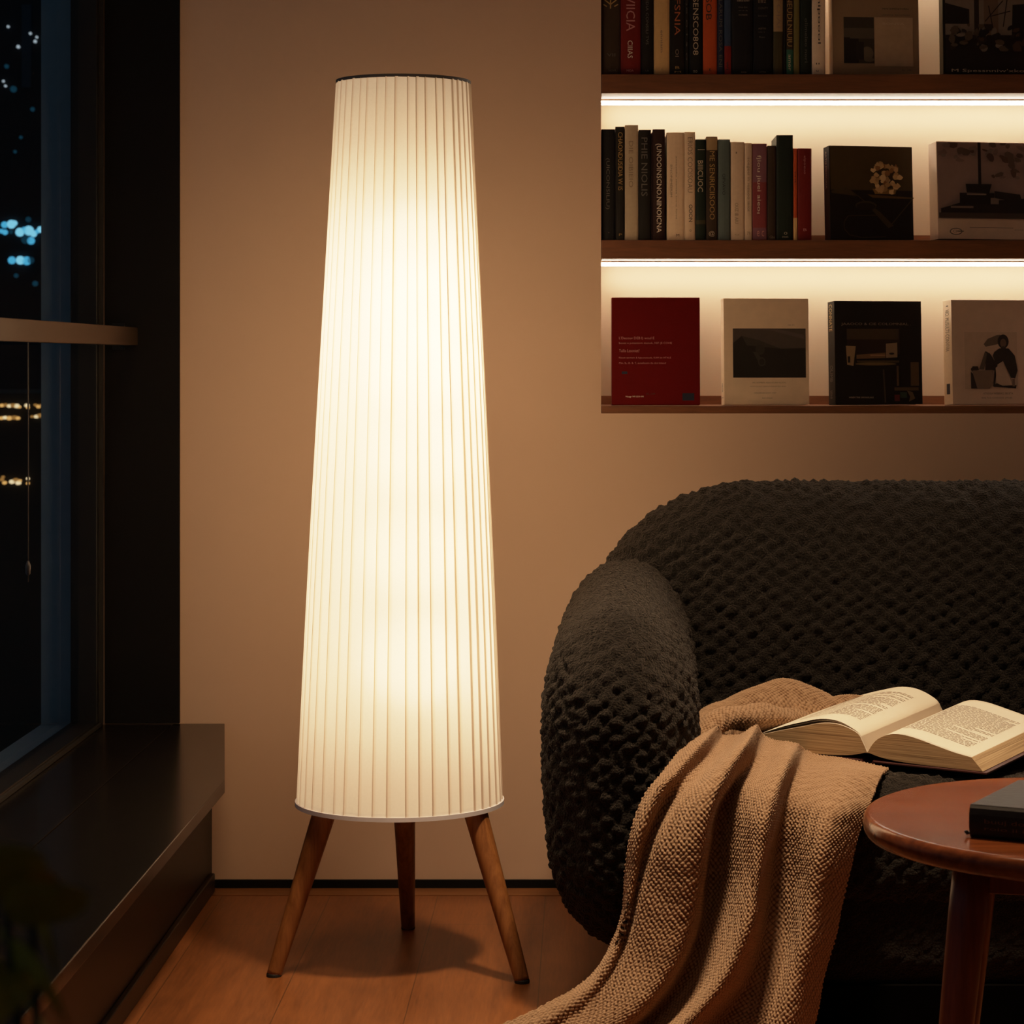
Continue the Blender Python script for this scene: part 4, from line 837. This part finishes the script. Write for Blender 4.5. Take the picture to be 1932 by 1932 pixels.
roll([(1540, 1322, 4.12), (1590, 1313, 4.14), (1640, 1314, 4.15), (1680, 1326, 4.15)], (0.04, 0.045, 0.045, 0.035))
for _ in range(5):
    Hh[1:-1, 1:-1] = (Hh[1:-1, 1:-1] * 2 + Hh[:-2, 1:-1] + Hh[2:, 1:-1] + Hh[1:-1, :-2] + Hh[1:-1, 2:]) / 6
Hh += 0.0035 * soft_noise(np.stack([GX, GY, GX * 0], -1).reshape(-1, 3), 0.06, 41).reshape(GX.shape) * (Hh > base)
G = np.stack([GX, GY, Hh], -1)[::-1]
G1_, H2 = knit(G, 0.0024, flip=1)
def cloth_mesh(name, sheets, mat):
    vs, fs, st = [], [], []; o = 0
    for P, h, keep in sheets:
        R, K = P.shape[:2]; idx = np.arange(R * K).reshape(R, K) + o
        f = np.stack([idx[:-1, :-1], idx[1:, :-1], idx[1:, 1:], idx[:-1, 1:]], -1)
        if keep is not None: f = f[keep[:-1, :-1] & keep[1:, 1:]]
        vs.append(P.reshape(-1, 3)); fs.append(f.reshape(-1, 4)); st.append(h.reshape(-1)); o += R * K
    vs, fs, st = np.concatenate(vs), np.concatenate(fs), np.concatenate(st)
    used = np.unique(fs); remap = -np.ones(len(vs), int); remap[used] = np.arange(len(used)); vs, st, fs = vs[used], st[used], remap[fs]
    me = bpy.data.meshes.new(name); me.from_pydata(vs.tolist(), [], fs.tolist())
    me.polygons.foreach_set('use_smooth', [True] * len(me.polygons)); me.materials.append(mat)
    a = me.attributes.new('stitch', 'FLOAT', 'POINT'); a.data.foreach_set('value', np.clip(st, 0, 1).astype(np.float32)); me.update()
    return link(name, me)
back = S1 - n_ * 0.006 * np.sign(np.where(n_[..., 1:2].mean() < 0, 1, -1))
def fold_roll(pts, r, n=150, m=110):
    q = catmull(at_np(pts), n); rr = np.interp(np.linspace(0, 1, n), np.linspace(0, 1, len(r)), r)
    d = np.gradient(q, axis=0); d /= np.linalg.norm(d, axis=1, keepdims=True)
    up = np.array([0, 0, 1.0]); a = np.cross(d, up); a /= np.linalg.norm(a, axis=1, keepdims=True); b_ = np.cross(a, d)
    t = np.linspace(0, 2 * PI, m)
    Pq = q[:, None, :] + rr[:, None, None] * (a[:, None, :] * np.cos(t)[None, :, None] * 1.25 + b_[:, None, :] * np.sin(t)[None, :, None])
    Pq += 0.002 * soft_noise(Pq.reshape(-1, 3), 0.05, 51).reshape(Pq.shape[:2])[..., None]
    Pk, hk = knit(Pq, 0.0024); return Pk, hk, None
rolls = [fold_roll([(1320, 1404, 3.90), (1336, 1378, 3.935), (1360, 1360, 3.965), (1400, 1353, 4.00), (1445, 1355, 4.04), (1490, 1357, 4.085), (1528, 1362, 4.12), (1556, 1376, 4.13)], (0.012, 0.016, 0.018, 0.019, 0.0205, 0.019, 0.016, 0.012)),
         fold_roll([(1478, 1352, 4.10), (1508, 1340, 4.12), (1545, 1335, 4.14), (1590, 1345, 4.15), (1630, 1365, 4.16)], (0.012, 0.019, 0.021, 0.02, 0.014))]
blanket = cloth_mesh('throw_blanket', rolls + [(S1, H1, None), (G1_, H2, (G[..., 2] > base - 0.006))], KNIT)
so = blanket.modifiers.new('thickness', 'SOLIDIFY'); so.thickness = 0.005; so.offset = -1
tag(blanket, 'caramel knitted throw heaped on the sofa seat and trailing down to the floor', 'blanket')

# ================================================================= OPEN BOOK
bk = thing('open_book', 'open hardback lying on the throw and sofa seat with printed pages fanned', 'book', (0.4423, 3.871, SEAT + 0.010))
bk.rotation_euler = (0, 0, math.atan2(-0.577, 0.817)); tilt = math.radians(4.8)
bk.rotation_euler = (Matrix.Rotation(math.atan2(-0.577, 0.817), 3, 'Z') @ Matrix.Rotation(tilt, 3, 'X')).to_euler()
LB = 0.268
PAPER = plain('ivory_paper', (0.72, 0.605, 0.46), 0.75, 0.05, 12)
m, nt, b = new_mat('fanned_page_edges')
tc = N(nt, 'ShaderNodeTexCoord'); mp = N(nt, 'ShaderNodeMapping'); mp.inputs['Scale'].default_value = (6, 6, 900)
nt.links.new(tc.outputs['Object'], mp.inputs[0]); n1 = N(nt, 'ShaderNodeTexNoise', Scale=1.0, Detail=3.0, Distortion=0.4); nt.links.new(mp.outputs[0], n1.inputs['Vector'])
cr = N(nt, 'ShaderNodeValToRGB'); cr.color_ramp.elements[0].position = 0.3; cr.color_ramp.elements[0].color = (0.20, 0.115, 0.05, 1); cr.color_ramp.elements[1].position = 0.65; cr.color_ramp.elements[1].color = (0.55, 0.37, 0.19, 1)
nt.links.new(n1.outputs['Fac'], cr.inputs[0]); nt.links.new(cr.outputs[0], b.inputs['Base Color']); b.inputs['Roughness'].default_value = 0.8
FAN = m
BCOV = plain('oxblood_book_cloth', (0.045, 0.012, 0.010), 0.5, 0.15, 120)
def prof_curve(pts, n): return catmull(np.array([(p[0], p[1], 0) for p in pts]), n)[:, :2]
def page_half(sgn, top, edge, name):
    n = 40; c = prof_curve(top, n); bot = edge
    v = np.linspace(0, LB, 24)
    # sheet block: top surface rows, outer edge, underside
    lo = np.stack([np.linspace(c[0, 0], bot[0], n), np.full(n, 0.004)], 1)
    lo[:, 1] = 0.004 + 0.012 * np.exp(-np.abs(lo[:, 0]) / 0.03)
    sec = np.concatenate([c, lo[::-1]], 0)              # closed section
    mb = MB(); K = len(sec)
    for t in v: mb.v += [(s, t, z) for s, z in sec]
    for i in range(len(v) - 1):
        for k in range(K):
            k2 = (k + 1) % K; f = (i * K + k, i * K + k2, (i + 1) * K + k2, (i + 1) * K + k)
            mb.f.append(f if sgn < 0 else f[::-1]); mb.m.append(0 if k < n - 1 else 1)
    for i, rv_ in ((0, False), (len(v) - 1, True)):       # ends as strips between top and underside
        for k in range(n - 1):
            f = (i * K + k, i * K + k + 1, i * K + K - 2 - k, i * K + K - 1 - k)
            mb.f.append(f if rv_ else f[::-1]); mb.m.append(1)
    o = build(name, mb, [PAPER, FAN], bk, local=True)
    me = o.data; me.polygons.foreach_set('use_smooth', [p.material_index == 0 for p in me.polygons])
    return c, o
topR = [(0.0, .014), (.010, .029), (.0232, .040), (.0454, .048), (.0756, .047), (.1218, .036), (.1500, .029), (.1788, .024)]
topL = [(0.0, .014), (-.008, .032), (-.0178, .045), (-.0488, .055), (-.0812, .054), (-.1139, .046), (-.155, .036), (-.1930, .026)]
cR, oR = page_half(1, topR, (0.197, 0.004), 'page_block')
cL, oL = page_half(-1, topL, (-0.203, 0.004), 'page_block')
oR['label'] = 'right half of the printed pages'; oL['label'] = 'left half of the printed pages'
def loose(sec, dz, name):
    mb = MB(); v = np.linspace(0.002, LB - .002, 12)
    for t in v: mb.v += [(s, t, z) for s, z in sec]
    K = len(sec)
    for i in range(len(v) - 1):
        for k in range(K - 1): mb.f.append((i * K + k, i * K + k + 1, (i + 1) * K + k + 1, (i + 1) * K + k)); mb.m.append(0)
    return build(name, mb, PAPER, bk, local=True, smooth=True)
for d in (0.004, 0.0075):
    s_ = cL.copy(); w_ = np.clip((-s_[:, 0] - 0.012) / 0.19, 0, 1); s_[:, 1] += d * np.sin(PI * np.clip(w_, 0, 1)) * 0.9 + 0.0006; loose(s_, d, 'loose_leaf')
cLt = cL.copy(); w_ = np.clip((-cLt[:, 0] - 0.012) / 0.19, 0, 1); cLt[:, 1] += 0.0075 * np.sin(PI * w_) * 0.9 + 0.0006
INKB = plain('printed_ink', (0.13, 0.10, 0.07), 0.7)
def print_lines(c, s0, s1, v0, v1, nl, sgn, parent):
    mb = MB(); r = random.Random(3 if sgn > 0 else 4)
    cs = c[np.argsort(c[:, 0])]
    zf = lambda s: float(np.interp(s, cs[:, 0], cs[:, 1]))
    for i in range(nl):
        vv = v1 - (v1 - v0) * i / (nl - 1); s = s0
        end = s1 if r.random() > 0.12 else s0 + (s1 - s0) * r.uniform(.4, .9)
        while s < end:
            L = r.uniform(0.004, 0.013); e = min(s + L, end); k = 3
            pts = [s + (e - s) * q / k for q in range(k + 1)]
            vs = [(p, vv - 0.0008, zf(p) + 0.0005) for p in pts] + [(p, vv + 0.0008, zf(p) + 0.0005) for p in pts]
            mb.add(vs, [(q, q + 1, k + 2 + q, k + 1 + q) for q in range(k)])
            s = e + 0.0018
    build('printed_text', mb, INKB, bk, local=True)
print_lines(cR, 0.040, 0.155, 0.045, 0.222, 33, 1, oR)
print_lines(cLt, -0.150, -0.034, 0.045, 0.222, 33, -1, oL)
cv = MB(); cl_ = 0.274; y0 = -0.003
cv.box(0.012, 0.205, y0, y0 + cl_, 0.0, 0.0032); cv.box(-0.211, -0.012, y0, y0 + cl_, 0.0, 0.0032)
build('cover', cv, BCOV, bk, local=True, bevel=0.0008)
spn = MB(); prof = [(-0.0125, 0.002), (-0.010, -0.0035), (-0.005, -0.006), (0.005, -0.006), (0.010, -0.0035), (0.0125, 0.002), (0.011, 0.004), (0.008, -0.001), (0.004, -0.003), (-0.004, -0.003), (-0.008, -0.001), (-0.011, 0.004)]
spn.v = [(s, y0, z) for s, z in prof] + [(s, y0 + cl_, z) for s, z in prof]; K = len(prof)
for k in range(K): spn.f.append((k, (k + 1) % K, K + (k + 1) % K, K + k)); spn.m.append(0)
for k in range(5): spn.f.append((k, k + 1, K - 2 - k, K - 1 - k)); spn.m.append(0)
build('spine', spn, BCOV, bk, local=True)

# ================================================================= SIDE TABLE
TZ = 0.46
TW = wood('polished_mahogany', (0.075, 0.018, 0.0055), (0.21, 0.058, 0.017), 'X', 0.2, 0.7, coat=0.0, spec=0.22, fine=0.8)
TLEG = wood('mahogany_leg', (0.10, 0.022, 0.010), (0.24, 0.060, 0.022), 'Z', 0.35, 0.8)
tcx, tcy, ta, tb = 0.598, 2.925, 0.267, 0.285
table = thing('side_table', 'round red-brown polished wooden side table in front of the sofa', 'table', (tcx, tcy, 0))
prof = [(-0.010, -0.026), (-0.004, -0.0245), (-0.0012, -0.020), (0.0, -0.013), (-0.0010, -0.006), (-0.0035, -0.0018), (-0.008, 0.0)]
n = 128; tm = MB(); 
for dr_, dz_ in prof:
    for k in range(n):
        th = 2 * PI * k / n; ex = 2.0
        r_ = 1.0 + 0.012 * math.cos(2 * (th - 2.3))
        tm.v.append((tcx + (ta * r_ + dr_) * math.cos(th), tcy + (tb * r_ + dr_) * math.sin(th), TZ + dz_))
for i in range(len(prof) - 1):
    for k in range(n): tm.f.append((i * n + k, i * n + (k + 1) % n, (i + 1) * n + (k + 1) % n, (i + 1) * n + k)); tm.m.append(0)
tm.f.append(tuple((len(prof) - 1) * n + k for k in range(n))); tm.m.append(0); tm.f.append(tuple(range(n - 1, -1, -1))); tm.m.append(0)
top_ = build('table_top', tm, TW, table)
top_.data.polygons.foreach_set('use_smooth', [len(p.vertices) == 4 for p in top_.data.polygons])
tops = []
for k in range(4):
    a = math.radians(213 + 90 * k)
    t_ = Vector((tcx + 0.185 * math.cos(a), tcy + 0.185 * math.sin(a), TZ - 0.026)); f_ = Vector((tcx + 0.245 * math.cos(a), tcy + 0.245 * math.sin(a), 0))
    tops.append(t_)
    pts = [f_.lerp(t_, q) for q in (0, 0.3, 0.6, 0.85, 1)]
    build('leg', MB().tube(pts, [0.0125, 0.0165, 0.0200, 0.0220, 0.0222], 24), TLEG, table, smooth=True)
for k in range(4):
    a_, b_ = tops[k], tops[(k + 1) % 4]; d = (b_ - a_).normalized(); nn = Vector((-d.y, d.x, 0)) * 0.009
    p, q = a_ + d * 0.012, b_ - d * 0.012
    build('apron', MB().prism([tuple((p - nn)[:2]), tuple((q - nn)[:2]), tuple((q + nn)[:2]), tuple((p + nn)[:2])], TZ - 0.066, TZ - 0.0262), TLEG, table, bevel=0.001)
# closed black book on the table
cbk = thing('closed_book', 'thick black leather book with a ribbon lying on the side table', 'book', (at(1827, 1580, 2.80).x, at(1827, 1580, 2.80).y, TZ))
nf = F * (EYE - TZ) / (1581 - PY); c0 = at(1829, 1581, nf); cbk.location = (c0.x, c0.y, TZ + 0.0003)
cbk.rotation_euler = (0, 0, math.radians(-27))
LEA = plain('black_leather', (0.016, 0.011, 0.0085), 0.5, 0.2, 90, 0.25, 0.2)
W_, D_, T_ = 0.26, 0.185, 0.0375
cm_ = MB(); cm_.box(0, W_, 0.003, D_, 0, 0.0035); cm_.box(0, W_, 0.003, D_, T_ - 0.0035, T_)
build('cover', cm_, LEA, cbk, local=True, bevel=0.0012)
sp_ = MB(); pr = [(0.004, 0.0), (0.0005, 0.004), (-0.0012, 0.011), (-0.0016, T_ / 2), (-0.0012, T_ - 0.011), (0.0005, T_ - 0.004), (0.004, T_), (0.007, T_ - .004), (0.007, 0.004)]
sp_.v = [(0, y, z) for y, z in pr] + [(W_, y, z) for y, z in pr]; K = len(pr)
for k in range(K): sp_.f.append((k, K + k, K + (k + 1) % K, (k + 1) % K)); sp_.m.append(0)
sp_.f.append(tuple(range(K))); sp_.m.append(0); sp_.f.append(tuple(range(2 * K - 1, K - 1, -1))); sp_.m.append(0)
build('spine', sp_, LEA, cbk, local=True)
build('page_block', MB().box(0.004, W_ - 0.004, 0.007, D_ - 0.004, 0.0035, T_ - 0.0035), PAGES, cbk, local=True)
lt_ = MB(); letter(lt_, 'buuj doxi loui', 0.018, 0.0165, 0.085, 0.0062, -0.0020); letter(lt_, 'roio ii i taon', 0.018, 0.0105, 0.080, 0.0035, -0.0018)
build('spine_lettering', lt_, plain('faded_gilt', (0.09, 0.035, 0.012), 0.5), cbk, local=True)
rb_ = MB(); rb_.tube([(0.003, 0.02, 0.0045), (-0.003, 0.012, 0.004), (-0.005, 0.006, 0.0035), (-0.0055, 0.003, 0.006), (-0.003, 0.002, 0.006)], 0.0017, 8)
build('ribbon', rb_, BLACK, cbk, local=True, smooth=True)

# ================================================================= PLANT (soft, close to the camera)
LEAF = plain('dark_olive_leaf', (0.30, 0.215, 0.022), 0.7, 0.4, 60, spec=0.05)
plant = thing('potted_plant', 'dim olive leaved potted plant in the near bottom left corner', 'plant', (-0.24, 0.74, 0))
build('pot', MB().lathe([(0.08, 0), (0.09, 0.005), (0.115, 0.2), (0.12, 0.22), (0.11, 0.22), (0.105, 0.2)], 32, (-0.24, 0.74)), plain('dark_clay', (0.03, 0.022, 0.018), 0.7), plant, smooth=False)
build('soil', MB().lathe([(0.104, 0.19), (0.05, 0.2), (0.001, 0.202)], 24, (-0.24, 0.74)), plain('dark_soil', (0.012, 0.009, 0.007), 0.9), plant)
def leaf_mb(base, tip, width, droop):
    base, tip = Vector(base), Vector(tip); ax = tip - base; side = ax.cross(Vector((0, 1, 0.35))).normalized(); nrm = side.cross(ax).normalized()
    mb = MB(); n = 9
    for i in range(n):
        t = i / (n - 1); c = base + ax * t + Vector((0, 0, -droop * t * t)); w_ = width * math.sin(PI * min(1, t * 0.93 + 0.07)) ** 0.8
        for s_, k in ((-1, 0.15), (0, 0), (1, 0.15)): mb.v.append(tuple(c + side * s_ * w_ + nrm * w_ * k))
    for i in range(n - 1):
        for k in range(2): mb.f.append((i * 3 + k, i * 3 + k + 1, i * 3 + 4 + k, i * 3 + 3 + k)); mb.m.append(0)
    return mb
stems = [((35, 1932), (10, 1700)), ((70, 1950), (60, 1690)), ((-20, 1900), (-10, 1650))]
tips = [((10, 1720), (120, 1640)), ((15, 1700), (-20, 1590)), ((25, 1740), (165, 1650)), ((0, 1760), (60, 1870)), ((60, 1720), (115, 1830)), ((-15, 1680), (70, 1570)), ((20, 1780), (130, 1900)), ((40, 1830), (-5, 1900)), ((60, 1700), (50, 1600)), ((-30, 1850), (55, 1800)), ((30, 1880), (100, 1935))]
for (a_, c_) in stems:
    p, q = at(a_[0], a_[1], 0.74), at(c_[0], c_[1], 0.73)
    build('stem', MB().tube([(-0.24, 0.74, 0.195), (p + Vector((-0.02, 0.02, -0.2))), p, q], [0.003, 0.0025, 0.0018, 0.0012], 8), plain('stem_green', (0.02, 0.022, 0.008), 0.6), plant, smooth=True)
for i, (a_, c_) in enumerate(tips):
    Y = 0.70 + 0.015 * (i % 5)
    build('leaf', leaf_mb(at(a_[0], a_[1], Y), at(c_[0], c_[1], Y - 0.03), 0.0055 + 0.0015 * (i % 3), 0.005), LEAF, plant, smooth=True)

# ================================================================= LIGHT
def area(name, loc, target, size, w, col, sizey=None, spread=None):
    l = bpy.data.lights.new(name, 'AREA'); l.energy = w; l.color = col; l.size = size
    if spread: l.spread = math.radians(spread)
    if sizey: l.shape = 'RECTANGLE'; l.size_y = sizey
    o = bpy.data.objects.new(name, l); C.objects.link(o); o.location = loc
    o.rotation_euler = (Vector(target) - Vector(loc)).to_track_quat('-Z', 'Y').to_euler(); return o
area('ceiling_and_fill_light', (0.22, 3.38, 2.60), (0.30, 3.50, 0), 0.22, 13.0, (1.0, 0.70, 0.44), None, 66)
area('ceiling_and_fill_light', (0.1, 1.4, 2.60), (0.1, 1.6, 0), 0.7, 4.6, (1.0, 0.67, 0.39))  # unseen front fill from above, lifts the books and wall
area('ceiling_and_fill_light', (-0.45, 3.25, 2.60), (-0.50, 3.95, 0), 0.45, 3.2, (1.0, 0.66, 0.38), None, 75)  # added soft fill without a fitting, lifts the left wall and floor
wld = bpy.data.worlds.new('night'); bpy.context.scene.world = wld; wld.use_nodes = True
wb = wld.node_tree.nodes['Background']; wb.inputs[0].default_value = (0.034, 0.050, 0.064, 1); wb.inputs[1].default_value = 1.0
# ================================================================= CAMERA
cam = bpy.data.cameras.new('camera'); co = bpy.data.objects.new('camera', cam); C.objects.link(co)
co.location = (0, 0, EYE); co.rotation_euler = (PI / 2, 0, 0)
cam.sensor_width = 36; cam.lens = F / 1932 * 36
cam.shift_x = (966 - PX) / 1932; cam.shift_y = -(966 - PY) / 1932
cam.clip_start = 0.05; cam.clip_end = 300
cam.dof.use_dof = True; cam.dof.focus_distance = 4.0; cam.dof.aperture_fstop = 20
bpy.context.scene.camera = co
sc = bpy.context.scene
sc.view_settings.view_transform = 'Standard'; sc.view_settings.look = 'None'
sc.view_settings.exposure = 0.0
sc.view_settings.use_curve_mapping = True        # a film-like soft shoulder for the bright shade and strips
cmap = sc.view_settings.curve_mapping; cmap.white_level = (4.0, 4.0, 4.0); cmap.extend = 'HORIZONTAL'
cc = cmap.curves[3]
for x_, y_ in ((0.3, 0.30), (0.6, 0.54), (1.0, 0.74), (1.6, 0.87), (2.6, 0.955)): cc.points.new(x_ / 4.0, y_)
cmap.update()
